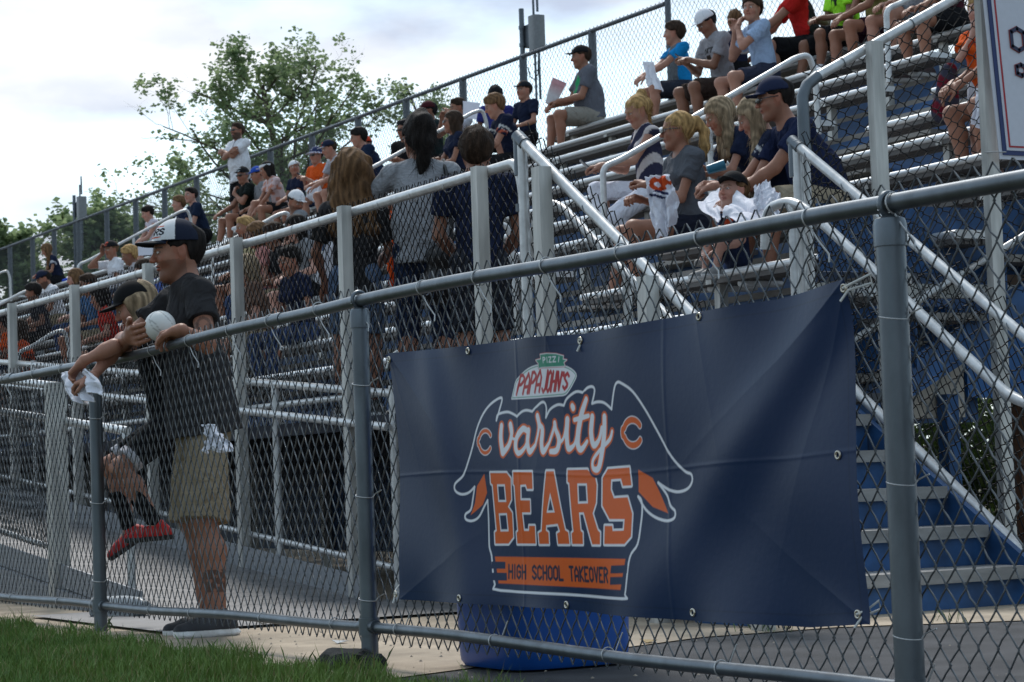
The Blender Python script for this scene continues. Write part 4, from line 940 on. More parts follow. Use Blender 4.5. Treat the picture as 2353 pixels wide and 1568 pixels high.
def skeleton(hip, yaw, S=1., lean=.15, slean=0., twist=0., hy=0., hp=0., hr=0., hands=None, feet=None, fem=False, fat=0., torso=1., elbow=None, knee=None, hs=1., neck=0.):
    g = Fig(); g.S = S; g.fem = fem; g.fat = fat; hip = np.asarray(hip, float); g.hip = hip
    yw = math.radians(yaw); f0 = np.array([math.cos(yw), math.sin(yw), 0]); l0 = np.array([-f0[1], f0[0], 0]); u0 = np.array([0, 0, 1.])
    g.f0, g.l0, g.u0 = f0, l0, u0
    up = unit(u0 * math.cos(lean) + f0 * math.sin(lean)); up = unit(up * math.cos(slean) + l0 * math.sin(slean)); g.up = up
    tw = math.radians(twist); f1 = f0 * math.cos(tw) + l0 * math.sin(tw); l1 = unit(np.cross(up, f1)); f1 = np.cross(l1, up); g.f, g.l = f1, l1
    mid = unit(u0 * 1.1 + up); T = .50 * S * torso
    g.waist = hip + mid * .18 * S + f0 * 0.01; g.chest = g.waist + unit(up + .3 * mid) * (T - .18 * S) * .55; g.nb = g.chest + up * (T - .18 * S) * .45
    shw = (.165 if fem else .185) * S; g.sh = {1: g.nb + l1 * shw - up * .045 * S, -1: g.nb - l1 * shw - up * .045 * S}
    hyr = math.radians(yaw + hy); hf = np.array([math.cos(hyr), math.sin(hyr), 0]); hl = np.array([-hf[1], hf[0], 0])
    hpr = math.radians(hp); hu = u0 * math.cos(hpr) + hf * math.sin(hpr); hf = hf * math.cos(hpr) - u0 * math.sin(hpr)
    hrr = math.radians(hr); hl, hu = hl * math.cos(hrr) + hu * math.sin(hrr), hu * math.cos(hrr) - hl * math.sin(hrr)
    g.hf, g.hl, g.hu = hf, hl, hu; hS = (S * .5 + .5) * hs; g.hS = hS
    g.neck = g.nb + unit(up + u0 * .6) * .03 * S; g.head = g.neck + unit(hu * .9 + up * .5 + u0 * .2) * (.120 + neck) * hS + hf * .022 * hS
    g.R = np.array([hf, hl, hu])
    loc = lambda p: hip + f0 * p[0] * S + l0 * p[1] * S + u0 * p[2] * S
    hands = hands or {}; feet = feet or {}; elbow = elbow or {}; knee = knee or {}
    g.el = {}; g.wr = {}; g.kn = {}; g.an = {}; g.hj = {}
    for s in (1, -1):
        t = hands.get(s, (.30, .15 * s, .12)); t = loc(t) if len(t) == 3 else np.array(t[:3], float)
        pole = elbow.get(s, (-.5, .6 * s, -.6)); pole = f0 * pole[0] + l0 * pole[1] + u0 * pole[2]
        g.el[s], g.wr[s] = ik(g.sh[s], t, .285 * S, .25 * S, pole)
        g.hj[s] = hip + l0 * .085 * S * s
        t = feet.get(s, (.36, .12 * s, -.50)); t = loc(t) if len(t) == 3 else np.array(t[:3], float)
        pole = knee.get(s, (1, .25 * s, .9)); pole = f0 * pole[0] + l0 * pole[1] + u0 * pole[2]
        g.kn[s], g.an[s] = ik(g.hj[s], t, .43 * S, .41 * S, pole)
    return g
def add_hand(F, g, s, wr, d, pn, curl=.5, S=1., tside=None, thumb=.5, fine=True, sp=0., curls=None):
    """d: direction of the hand, pn: palm normal (towards which the fingers close)"""
    d = unit(d); pn = unit(pn - d * (pn @ d)); side = np.cross(d, pn) * (tside if tside is not None else s)   # towards the thumb
    P = lambda a, b, c: wr + (d * a + side * b + pn * c) * S
    F.cone(P(-.01, 0, 0), P(.02, 0, 0), .026 * S, .027 * S, .02)
    for b0, b1 in ((-.028, -.032), (-.010, -.011), (.010, .011), (.026, .031)):
        F.cone(P(.015, b0 * .75, 0), P(.088, b1, .0), .0145 * S, .0125 * S, .012)
    lens = [.062, .076, .083, .074]; bs = [-.031, -.011, .011, .031]
    for i in range(4):
        p = P(.088, bs[i], 0); an = 0; c = (curls[i] if curls else curl) * (1.05 - .07 * i); L_ = lens[i]
        for q, (fr, r0, r1) in enumerate(((.45, .0098, .0092), (.31, .0092, .0085), (.24, .0085, .0072))):
            an += c * (.85 if q == 0 else 1.1); dd = d * math.cos(an) + pn * math.sin(an) + side * (bs[i] * sp * 8)
            e = p + unit(dd) * L_ * fr * S; F.cone(p, e, r0 * S * (.9 if i == 0 else 1), r1 * S * (.9 if i == 0 else 1), .004 if fine else .006); p = e
    p = P(.022, .022, .004); t1 = P(.050 , .048, .012 + .012 * thumb); t2 = P(.080, .056 - .012 * thumb, .020 + .03 * thumb); t3 = P(.104, .052 - .02 * thumb, .024 + .045 * thumb)
    F.cone(p, t1, .016 * S, .0125 * S, .012); F.cone(t1, t2, .0118 * S, .0105 * S, .004); F.cone(t2, t3, .0105 * S, .0085 * S, .004)
def head_prims(F, g, det=True):
    H = g.hS; P = lambda f, l, u: g.head + (g.hf * f + g.hl * l + g.hu * u) * H; R = g.R
    F.ell(P(-.008, 0, .035), (.096 * H, .076 * H, .092 * H), R, .02)
    F.ell(P(.022, 0, -.03), (.070 * H, .062 * H, .085 * H), R, .03)
    F.cone(P(.066, 0, -.095), P(.060, 0, -.09), .024 * H, .024 * H, .03)
    for s in (1, -1): F.cone(P(-.005, .058 * s, -.03), P(.052, .026 * s, -.092), .014 * H, .016 * H, .03); F.ell(P(.058, .040 * s, -.022), (.024 * H, .020 * H, .020 * H), R, .03)
    F.cone(P(.084, .028, .030), P(.084, -.028, .030), .0115 * H, .0115 * H, .016)
    F.cone(P(.090, 0, .018), P(.112, 0, -.018), .0075 * H, .0115 * H, .010)
    for s in (1, -1):
        F.ell(P(.098, .030 * s, .010), (.014 * H, .018 * H, .011 * H), R, .012, sub=True)
        F.ell(P(.079, .030 * s, .010), (.0135 * H, .0135 * H, .0125 * H), R, .004)
        F.ell(P(.104, .010 * s, -.022), (.010 * H, .008 * H, .008 * H), R, .006)
        if det: F.ell(P(-.008, .076 * s, .002), (.019 * H, .007 * H, .031 * H), R, .006); F.ell(P(-.002, .086 * s, .004), (.010 * H, .006 * H, .018 * H), R, .004, sub=True)
    F.ell(P(.088, 0, -.046), (.012 * H, .024 * H, .0065 * H), R, .005); F.ell(P(.086, 0, -.058), (.013 * H, .020 * H, .0075 * H), R, .005)
    F.ell(P(.104, 0, -.0515), (.012 * H, .022 * H, .0016 * H), R, .004, sub=True)
    th = (.046 if g.fem else .056) * (g.S * .5 + .5)
    F.cone(g.nb - g.up * .02 * g.S - g.f * .005, P(-.018, 0, -.055), th * 1.08, th * .95, .03)
def body_prims(F, g):
    S = g.S; fl = (g.f, 1.35); k = .05; w = g.fat
    F.cone(g.hip, g.waist, (.128 + .3 * w) * S, (.108 + w) * S, k, (g.f0, 1.25))
    F.cone(g.waist, g.chest, (.108 + w) * S, (.125 + .4 * w) * S, k, fl)
    F.cone(g.sh[1] * .72 + g.sh[-1] * .28 - g.up * .03 * S, g.sh[-1] * .72 + g.sh[1] * .28 - g.up * .03 * S, .07 * S, .07 * S, k, fl)
    F.cone(g.nb - g.up * .03 * S, g.chest, .075 * S, .125 * S, k, fl)
    for s in (1, -1):
        am = .8 if g.fem else 1.
        F.cone(g.nb + g.l * s * .04 * S, g.sh[s], .042 * S, .048 * S, .03)
        F.cone(g.sh[s], g.el[s], .050 * S * am, .037 * S * am, .03)
        m = g.el[s] * .7 + g.wr[s] * .3; F.cone(g.el[s], m, .037 * S * am, .039 * S * am, .02); F.cone(m, g.wr[s], .039 * S * am, .025 * S * am, .02)
        F.cone(g.hj[s], g.kn[s], .082 * S, .054 * S, .03)
        b = unit(g.kn[s] - g.an[s]); back = unit(-g.f0 + b * (g.f0 @ b)); m = g.kn[s] * .68 + g.an[s] * .32 + back * .018 * S
        F.cone(g.kn[s], m, .052 * S, .055 * S, .03); F.cone(m, g.an[s], .055 * S, .034 * S, .03)
        F.cone(g.an[s], g.an[s] + (g.fd[s] * .10 - g.u0 * .045) * S, .036 * S, .03 * S, .02)
def head_local(g, V): return ((V - g.head) @ g.R.T) / g.hS
def skin_color(g, V, tone, beard=0., brow=None, lips=True, hairc=None, buzz=0.):
    c = np.tile(np.array(tone), (len(V), 1)); q = head_local(g, V); f, l, u = q.T
    hd = (np.abs(l) < .1) & (f > -.13) & (f < .15) & (u > -.14) & (u < .14)
    al = np.abs(l)
    def mixc(m, col, a=1.): c[m] = c[m] * (1 - a) + np.array(col) * a
    mixc(hd & (f > .05) & (al < .062) & (u < .0) & (u > -.06), (c[0] * [1.12, .88, .85]), .5)
    mixc(hd & (al < .017) & (f > .1) & (u < .01) & (u > -.035), (c[0] * [1.15, .85, .8]), .6)
    mixc(hd & (al > .07) & (f < .03), (c[0] * [1.15, .8, .75]), .5)
    if beard:
        m = hd & (u < -.028) & (f > -.02) & ((u < -.062) | (al > .026) | ((u > -.043) & (u < -.028) & (f > .08))) & (u > -.135) & ~((al > .075)); mixc(m, hairc or (.05, .03, .02), beard)
    if lips: mixc(hd & (f > .082) & (al < .023) & (u < -.040) & (u > -.064), (c[0] * [.95, .55, .55]), .7)
    if lips: mixc(hd & (f > .07) & (al < .021) & (np.abs(u + .0515) < .0025), (.05, .015, .01), .8)
    ex, ey = al - .030, u - .010; e2 = (ex / .0125) ** 2 + (ey / .0058) ** 2
    mixc(hd & (f > .06) & (e2 < 1.9), (.05, .03, .02), .55); mixc(hd & (f > .06) & (e2 < 1), (.55, .5, .47)); mixc(hd & (f > .06) & (ex ** 2 + ey ** 2 < .0052 ** 2) & (e2 < 1.3), (.03, .02, .015))
    bw = (f > .05) & hd & (np.abs(u - .031 + (al - .03) ** 2 * 6) < .0045) & (al > .010) & (al < .05); mixc(bw, brow or (.06, .035, .02), .75)
    if buzz:
        m = hd & (u > .05 - (f + .02) * .1 + np.clip(f, 0, 1) * .35) ; m |= hd & (f < -.02) & (u > -.02) & (al < .074); mixc(m & (f < .085), hairc or (.05, .03, .02), buzz)
    return c
def finish(name, F, m, par, colf=None, boxes=None, inside=None, others=()):
    V, Q = F.mesh()
    if inside is not None:
        c = V[Q].mean(1); k = np.zeros(len(Q), bool)
        sh_ = F.h * 1.3 if boxes == 'out' else 0
        for lo, hi in inside: k |= ((c > lo + sh_) & (c < hi - sh_)).all(1)
        Q = Q[~k] if boxes == 'out' else Q[k]
    return V, Q
def emit(name, parts, m, par, col):
    Vs = []; Qs = []; n = 0
    for V, Q in parts:
        if len(Q) == 0: continue
        us, inv = np.unique(Q, return_inverse=True); Vs.append(V[us]); Qs.append(inv.reshape(Q.shape) + n); n += len(us)
    if not Vs: return None
    V = np.concatenate(Vs); Q = np.concatenate(Qs)
    c = col(V) if callable(col) else np.tile(np.array(col, float), (len(V), 1))
    return rawmesh(name, V, Q, m, par, True, c)
def bounds(g, m=.12):
    P = [g.hip, g.head + g.hu * .1, g.head + g.hf * .08, g.head - g.hf * .08] + list(g.el.values()) + list(g.wr.values()) + list(g.kn.values()) + list(g.an.values()) + list(g.sh.values()); P = np.array(P); return P.min(0) - m * 1.2, P.max(0) + m * 1.2
def person(label, g, res=1., tone='fair', top=None, bot=None, shoes=(.5, .5, .5), hair=None, cap=None, glasses=False, hand=None, fdir=None, beard=0., buzz=0., sock=None, group='spectators on the bleachers', hcol=None, necklow=0., sole=(.6, .6, .6), hood=None, collar=None, wide=0.):
    """res scales the grid; top=(colour, sleeve, colfn), bot=(colour, length, colfn)"""
    S = g.S; par = empty('person', tuple(g.hip * [1, 1, 0] + np.array([0, 0, min(g.an[1][2], g.an[-1][2]) - .08 * S])), label, 'person', group)
    g.fd = {}
    for s in (1, -1):
        v = (fdir or {}).get(s, None); v = unit(g.f0 + g.l0 * .18 * s) if v is None else unit(g.f0 * v[0] + g.l0 * v[1] + g.u0 * v[2]); g.fd[s] = v
    tone = SKIN[tone] if isinstance(tone, str) else tone; hc = HAIR.get(hair[1] if hair else 'brown', (.05, .03, .02)) if hair is None or isinstance(hair[1], str) else hair[1]
    hand = hand or {}
    def hands_to(F, fine):
        for s in (1, -1):
            h = hand.get(s, {}); fa = unit(g.wr[s] - g.el[s]); d = h.get('d'); d = fa if d is None else unit(g.f0 * d[0] + g.l0 * d[1] + g.u0 * d[2]); pn = h.get('pn'); pn = (-g.u0 - g.l0 * s * .2) if pn is None else g.f0 * pn[0] + g.l0 * pn[1] + g.u0 * pn[2]
            add_hand(F, g, s, g.wr[s] + fa * .012, d, pn, h.get('curl', .45), S * h.get('S', 1.), h.get('ts'), h.get('thumb', .5), fine, h.get('sp', 0), h.get('curls'))
    H = g.hS
    hb = (g.head - .155 * H, g.head + .15 * H); boxes = [hb]
    lo, hi = bounds(g); F = Fld(lo, hi, .013 * res); body_prims(F, g); head_prims(F, g, False); hands_to(F, False)
    for s in (1, -1):
        h = hand.get(s, {}); fa = unit(g.wr[s] - g.el[s]); d = h.get('d'); d = fa if d is None else unit(g.f0 * d[0] + g.l0 * d[1] + g.u0 * d[2]); c = g.wr[s] + d * .10 * S + fa * .01; boxes.append((c - .115 * S, c + .115 * S))
    parts = [finish('b', F, None, None, boxes='out', inside=boxes)]
    for i, (a, b) in enumerate(boxes):
        hh = (.0062 if i == 0 else .0055) * res
        F = Fld(a - .01, b + .01, hh); body_prims(F, g); head_prims(F, g, True); hands_to(F, res < 1.3)
        V, Q = finish('b', F, None, None, boxes='in', inside=[(a, b)])
        if i == 2 and len(Q):        # avoid doubling where hand boxes overlap
            c = V[Q].mean(1); k = ((c > boxes[1][0]) & (c < boxes[1][1])).all(1) | ((c > hb[0]) & (c < hb[1])).all(1); Q = Q[~k]
        if i == 1 and len(Q): c = V[Q].mean(1); k = ((c > hb[0]) & (c < hb[1])).all(1); Q = Q[~k]
        parts.append((V, Q))
    def scol(V):
        c = skin_color(g, V, tone, beard, hc if hair else None, True, hc, buzz or (.9 if hair and not cap else 0))
        if g.__dict__.get('skinfn'): c = g.skinfn(V, c)
        return c
    emit('body', parts, skinm, par, scol)
    if top:
        tc_, slv = top[0], top[1]; fn = top[2] if len(top) > 2 else None; e = .013 * max(S, .7)
        F = Fld(lo, hi, .0095 * res); fl = (g.f, 1.32); w = g.fat; k = .05
        fl_r = top[4] if len(top) > 4 else 0
        mid = unit(g.waist - g.hip)
        hem = g.hip - mid * (.045 + (top[3] if len(top) > 3 else 0)) * S
        F.cone(g.hip - mid * (.08 + (top[3] if len(top) > 3 else 0)) * S, g.waist, (.150 + .6 * w + (.012 if len(top) > 3 else 0) + fl_r) * S, (.122 + w + fl_r * .8) * S + e * .6, k, (g.f0, 1.22), cut=(hem, -mid))
        F.cone(g.waist, g.chest, (.122 + w) * S + e * .6, (.132 + .4 * w) * S + e * .5, k, fl)
        F.cone(g.sh[1] * .72 + g.sh[-1] * .28 - g.up * .03 * S, g.sh[-1] * .72 + g.sh[1] * .28 - g.up * .03 * S, .076 * S + e * .5, .076 * S + e * .5, k, fl)
        F.cone(g.nb - g.up * .035 * S, g.chest, .08 * S + e * .4, .132 * S + e * .4, k, fl)
        if g.fem:
            for s in (1, -1): F.ell(g.chest + g.f * .085 * S + g.l * .065 * s * S - g.up * .01 * S, (.055 * S,) * 3, np.eye(3), .04)
        if w > .02: F.ell(g.waist + g.f * (.01 + w * .8) * S, (.125 * S, .15 * S, .17 * S), np.array([g.f, g.l, g.up]), .10)
        for s in (1, -1):
            F.cone(g.nb + g.l * s * .03 * S - g.up * .005, g.sh[s], .046 * S + e * .5, .052 * S + e * .6, .03)
            if slv > 0:
                am = .85 if g.fem else 1.; u = g.el[s] - g.sh[s]
                if slv <= 1: c = g.sh[s] + u * slv; F.cone(g.sh[s], g.sh[s] + u * (slv + .25), .055 * S * am + e, (.052 * S * am + e * 1.3), .03, cut=(c, unit(u)))
                else: F.cone(g.sh[s], g.el[s], .052 * S + e, .042 * S + e, .03); F.cone(g.el[s], g.wr[s], .042 * S + e, .03 * S + e, .02)
        F.folds(.011 * S, int(g.hip[0] * 100) % 97, 46)
        nk = g.nb + g.up * .035 * S + g.f * .02 * S; nr = (.066 + necklow * .6) * (S * .5 + .5)
        F.ell(nk + g.f * (.012 + necklow) * S + g.up * .012, (nr, nr * .98, nr * (.62 + necklow * 6)), np.array([g.f, g.l, g.up]), .006, sub=True)
        col = (lambda V: fn(g, V, np.tile(np.array(tc_, float), (len(V), 1)))) if fn else tc_
        emit('shirt', [F.mesh()], clothm, par, col)
    if bot:
        bc_, ln = bot[0], bot[1]; fn = bot[2] if len(bot) > 2 else None
        F = Fld(lo, hi, .0095 * res); mid = unit(g.waist - g.hip); w = g.fat
        F.cone(g.hip - g.u0 * .01, g.hip + mid * .10 * S, (.142 + .3 * w) * S, (.128 + .6 * w) * S, .04, (g.f0, 1.2), cut=(g.hip + mid * .13 * S, mid))
        for s in (1, -1):
            u = g.kn[s] - g.hj[s]
            if ln <= 1.05:
                c = g.hj[s] + u * ln; F.cone(g.hj[s], g.hj[s] + u * (ln + .2), (.100 - wide * .35) * S, ((.082 if ln > .6 else .088) + wide) * S, .025, cut=(c, unit(u)))
            else:
                F.cone(g.hj[s], g.kn[s], .098 * S, .068 * S, .03); e_ = g.kn[s] + (g.an[s] - g.kn[s]) * (ln - 1); F.cone(g.kn[s], e_ + (g.an[s] - g.kn[s]) * .1, .069 * S, .056 * S, .02, cut=(e_, unit(g.an[s] - g.kn[s])))
        F.folds(.010 * S, int(g.hip[1] * 100) % 89, 44)
        emit('shorts' if ln <= 1.05 else 'trousers', [F.mesh()], clothm, par, (lambda V: fn(g, V, np.tile(np.array(bc_, float), (len(V), 1)))) if fn else bc_)
    for s in (1, -1):
        if shoes is None: break
        a = g.an[s]; fd = g.fd[s]; 
        lo_ = a - .22 * S; hi_ = a + .28 * S; lo_ = np.minimum(lo_, a + fd * .3 * S - .08); hi_ = np.maximum(hi_, a + fd * .3 * S + .08)
        F = Fld(lo_, hi_, .0085 * res); u_ = unit(g.u0 - fd * (g.u0 @ fd)); sd = np.cross(fd, u_); sp = a - u_ * .078 * S
        F.cone(a - fd * .03 * S - u_ * .03 * S, a - fd * .005 * S + u_ * .005, .044 * S, .044 * S, .02)
        F.cone(a - fd * .04 * S - u_ * .045 * S, a + fd * .09 * S - u_ * .045 * S, .042 * S, .044 * S, .03); F.cone(a + fd * .06 * S - u_ * .045 * S, a + fd * .165 * S - u_ * .052 * S, .046 * S, .034 * S, .03)
        F.cone(a - fd * .05 * S - u_ * .064 * S, a + fd * .155 * S - u_ * .064 * S, .047 * S, .040 * S, .006, (u_, 2.2)); F.plane(sp, -u_); sc_ = np.array(shoes, float); so_ = np.array(sole, float)
        emit('shoe', [F.mesh()], shoem, par, lambda V: np.where((((V - sp) @ u_) < .030 * S)[:, None], so_, sc_))
        if sock is not None:
            F = Fld(a - .1, a + .3, .009 * res); b = g.kn[s] - a; F.cone(a, a + b * (sock[1] + .1), .040 * S, .048 * S if sock[1] < .4 else .062 * S, .02, cut=(a + b * sock[1], unit(b)))
            emit('sock', [F.mesh()], clothm, par, sock[0])
    P = lambda f, l, u: g.head + (g.hf * f + g.hl * l + g.hu * u) * H
    if hair and hair[0] != 'buzz':
        F = Fld(g.head - .19 * H - np.array([.12, .12, .35 if hair[0] in ('long', 'curly', 'pony') else 0]), g.head + .19 * H + np.array([.12, .12, .03]), .0075 * res)
        th = {'short': .012, 'thick': .024, 'long': .016, 'pony': .006 if cap is None and not (len(hair) > 4) else .016, 'curly': .030, 'bob': .022, 'bun': .012}[hair[0]]
        capd = cap is not None
        if capd: th = min(th, .006)
        low = {'short': -.072, 'thick': -.082, 'long': -.12, 'pony': -.08, 'curly': -.12, 'bob': -.12, 'bun': -.08}[hair[0]]; ear = hair[0] in ('short', 'thick', 'pony', 'bun')
        def cf(f, l, u):
            f, u = f / H - .012, u / H + .034; st_ = np.clip((f + .036) / .014, 0, 1); hi_ = .022 if ear else -.06
            return np.maximum((f - .046) * .9 - np.maximum(u - .03, 0) * 1.1 + .006 * np.sin(l / H * 90), (low * (1 - st_) + hi_ * st_) - u + .006 * np.sin(f * 150 + l / H * 120)) * H
        F.ell(P(-.022, 0, .036), ((.103 + th) * H, (.079 + th * .8) * H, (.096 + th) * H), g.R, .01, cut=lambda a, b, c: cf(a, b, c))
        if hair[0] in ('thick', 'short') and not capd: F.cone(P(.045, .03, .105), P(.04, -.04, .108), .024 * H, .022 * H, .03)
        if hair[0] == 'long':
            L_ = hair[2] if len(hair) > 2 else .28
            hd = hair[3] if len(hair) > 3 else (-.25, 0, -1); hd = unit(g.hf * hd[0] + g.hl * hd[1] + g.u0 * hd[2])
            for a in (-.06, -.03, 0, .03, .06):
                F.cone(P(-.06 + abs(a) * .5, a, .02), P(-.06 + abs(a) * .4, a * 1.1, -.06) + hd * L_ * .4, .045 * H, .042 * H, .02); F.cone(P(-.06 + abs(a) * .4, a * 1.1, -.06) + hd * L_ * .4, P(-.05, a * 1.2, -.05) + hd * L_, .042 * H, .018 * H, .02)
            for s in (1, -1): F.cone(P(.02, .075 * s, .04), P(.015, .082 * s, -.08), .022 * H, .02 * H, .02); F.cone(P(.015, .082 * s, -.08), P(.01, .085 * s, -.08) + hd * L_ * .6, .022 * H, .012 * H, .02)
        if hair[0] == 'bob':
            for s in (1, -1): F.cone(P(-.01, .075 * s, .04), P(-.01, .078 * s, -.09), .032 * H, .03 * H, .03)
            F.cone(P(-.07, 0, .02), P(-.07, 0, -.1), .06 * H, .05 * H, .03)
        if hair[0] == 'curly':
            for a in np.linspace(-1, 1, 7): F.cone(P(-.03 - .05 * (1 - abs(a)), .068 * a, .05), P(-.05 - .04 * (1 - abs(a)), .092 * a, -.29), .046 * H, .052 * H, .02)
            for s in (1, -1): F.cone(P(.03, .085 * s, .03), P(.02, .105 * s, -.14), .035 * H, .04 * H, .02)
        if hair[0] in ('pony', 'bun'):
            pp = hair[2] if len(hair) > 2 else [(-.10, 0, .07), (-.16, 0, .03), (-.17, 0, -.08), (-.14, 0, -.20)]
            rr = hair[3] if len(hair) > 3 else [.022, .036, .034, .014]
            for i in range(len(pp) - 1): F.cone(P(*pp[i]), P(*pp[i + 1]), rr[i] * H, rr[i + 1] * H, .015)
        X, Y, Z = np.meshgrid(*F.ax, indexing='ij'); q = [((X - g.head[0]) * g.R[i][0] + (Y - g.head[1]) * g.R[i][1] + (Z - g.head[2]) * g.R[i][2]) / H for i in range(3)]
        fq = 95; tw_ = (np.sin(q[1] * fq + np.sin(q[2] * 25) * 1.5) + np.sin(q[0] * fq * .8 + np.sin(q[2] * 31 + q[1] * 20) * 1.4)) * .5
        F.a = F.a + (tw_ * (.005 if hair[0] in ('curly', 'thick') else .0032) * H + (np.sin(q[1] * 47 + q[2] * 38) * np.sin(q[0] * 52 + q[2] * 29) * .004 * H if hair[0] != 'long' else 0)).astype(np.float32)
        if hair[0] == 'curly': F.a = F.a + (np.sin(q[2] * 55 + np.sin(q[1] * 40) * 2) * np.sin(q[1] * 60 + q[0] * 40) * .007).astype(np.float32)
        def hcf(V):
            q = head_local(g, V); t = .5 + .5 * np.sin(q[:, 1] * 160 + np.sin(q[:, 2] * 20) * 3 + q[:, 0] * 120); return np.array(hc) * (.72 + .6 * t[:, None])
        Vh, Qh = F.mesh(); parts_ = [(Vh, Qh)]
        if dist(g.head) < 24 and len(Vh) and res > .6 and not (cap and hair[0] in ('short', 'thick')):
            rg = np.random.RandomState(int(abs(g.head[1]) * 977) % 9999); lg = hair[0] in ('long', 'curly', 'pony', 'bob'); n = 900 if lg else 420
            k = rg.randint(0, len(Vh), n); p = Vh[k]; c0 = g.head + g.hu * .03 * H; nr = p - c0; low_ = ((p - g.head) @ g.hu) < -.06 * H; nr[low_] -= np.outer(nr[low_] @ g.u0, g.u0); nr /= np.linalg.norm(nr, axis=1)[:, None] + 1e-9
            L_ = rg.uniform(.02, .075 if lg else .028, n)[:, None] * H; fl_ = (np.array([0, 0, -1.]) if lg else (-g.hf * .6 + np.array([0, 0, -.3]))) + rg.randn(n, 3) * .35
            wd = np.cross(nr, fl_); wd /= np.linalg.norm(wd, axis=1)[:, None] + 1e-9; wd *= .0011 * max(res, .8)
            a0 = p - nr * .003; a1 = p + nr * rg.uniform(.002, .010, (n, 1)) + fl_ * L_ * .5; a2 = p + nr * rg.uniform(.0, .016, (n, 1)) + fl_ * L_
            Vs_ = np.stack([a0 - wd, a0 + wd, a1 + wd, a1 - wd, a2 + wd * .3, a2 - wd * .3], 1).reshape(-1, 3); b_ = np.arange(n)[:, None] * 6
            parts_.append((Vs_, np.concatenate([b_ + [0, 1, 2, 3], b_ + [3, 2, 4, 5]])))
        emit('hair', parts_, hairm, par, hcf)
    if cap:
        F = Fld(g.head - .24 * H, g.head + .27 * H, .0068 * res); yawc = math.radians(cap.get('rot', 0)); cf_ = unit(g.hf * math.cos(yawc) + g.hl * math.sin(yawc)); cl_ = np.cross(g.hu, cf_); tl = cap.get('tilt', .12)
        cu_ = unit(g.hu + cf_ * -tl); cf_ = unit(cf_ + g.hu * tl * 1.0); R = np.array([cf_, cl_, cu_]); c0 = P(-.008, 0, .035)
        if not cap.get('visor'): F.ell(c0, (.112 * H, .092 * H, (.108 + cap.get('hi', 0)) * H), R, .004, cut=lambda a, b, c: .012 * H - c)
        else: F.ell(c0, (.108 * H, .088 * H, .2 * H), R, .004, cut=lambda a, b, c: np.maximum(.018 * H - c, c - .052 * H))
        q = F.box(c0 - .22 * H, c0 + .24 * H); sl, (X, Y, Z) = q; X = X - c0[0]; Y = Y - c0[1]; Z = Z - c0[2]; a, b, c = [(X * R[i][0] + Y * R[i][1] + Z * R[i][2]) / H for i in range(3)]
        BL = cap.get('brim', .178)
        if not cap.get('bucket'):
            surf = .018 - 3.2 * b * b * (1 if not cap.get('flat') else .4) - .10 * (a - .08); d = np.maximum(np.abs(c - surf) - .0042, (np.sqrt(((a - .06) / (BL - .06)) ** 2 + (b / .074) ** 2) - 1) * .07); d = np.maximum(d, .06 - a)
        else:
            rr = np.sqrt((a / .112) ** 2 + (b / .092) ** 2); surf = .012 - (rr - 1) * .055; d = np.maximum(np.abs(c - surf) - .004, (rr - 1.62) * .1); d = np.maximum(d, (.95 - rr) * .1)
        F.put(sl, (d * H).astype(np.float32), .006)
        if not cap.get('visor'): F.ell(c0 + cu_ * (.108 + cap.get('hi', 0)) * H, (.008 * H,) * 3, R, .003)
        base = np.array(cap['col'], float); br = np.array(cap.get('bcol', cap['col']), float); fn = cap.get('fn')
        def ccf(V):
            q = ((V - c0) @ R.T) / H; a, b, c = q.T; col = np.tile(base, (len(V), 1)); rr = np.sqrt((a / .112) ** 2 + (b / .092) ** 2)
            col[(rr > 1.03) & (c < .03)] = br
            ang = np.degrees(np.arctan2(b, a)); seam = (np.abs(((ang + 30) % 60) - 30) < 1.2) & (c > .03) & (rr > .12); col[seam] *= .8
            if 'front' in cap: m = (np.abs(ang) < cap.get('fa', 62)) & (c > .016) & (rr < 1.03); col[m] = cap['front']
            if 'logo' in cap:
                lc, sz_ = cap['logo']; t = b / sz_; w = (c - .052) / sz_; r_ = np.sqrt(t * t + w * w); m = (a > .05) & (np.abs(r_ - .75) < .28) & ~((t * cap.get('ls', 1) > .3) & (np.abs(w) < .35)); col[m] = lc
            if fn: col = fn(a, b, c, ang, col)
            return col
        emit('visor' if cap.get('visor') else 'cap', [F.mesh()], capm, par, ccf)
    if glasses:
        mb = MB()
        for s in (1, -1):
            c = P(.103, .031 * s, .010); n_ = 10; U_ = unit(g.hl - g.hf * s * .35); Wv = g.hu
            v = [c + (U_ * .026 * math.cos(t) + Wv * .016 * math.sin(t) * (1.0 if math.sin(t) < 0 else .8)) * H for t in np.linspace(0, 2 * math.pi, n_, endpoint=False)]; v2 = [p + g.hf * .004 * H for p in v]
            mb.add([c + g.hf * .007 * H] + v2 + v, [(0, 1 + i, 1 + (i + 1) % n_) for i in range(n_)] + [(1 + i, 1 + n_ + i, 1 + n_ + (i + 1) % n_, 1 + (i + 1) % n_) for i in range(n_)])
            mb.tube([P(.098, .054 * s, .016), P(.05, .079 * s, .014), P(-.012, .083 * s, .010)], .003 * H, 5)
        mb.tube([P(.107, .012, .014), P(.111, 0, .016), P(.107, -.012, .014)], .0028 * H, 5); mb.build('sunglasses' if glasses is True else 'glasses', glassm, par)
    g.par = par; g.P = P; return g
def rowhip(px, j, dx=.13, dz=.09, S=1.):
    x = sx(j) + dx; z = sz(j) + dz * S; lo, hi = 5., 75.
    for _ in range(50):
        m = (lo + hi) / 2
        if proj((x, m, z))[0] > px: lo = m
        else: hi = m
    return np.array([x, lo, z])
def dist(p): return float((np.asarray(p) - CAM) @ FWD)
def autores(p): return float(np.clip(dist(p) / 15., .8, 1.9))
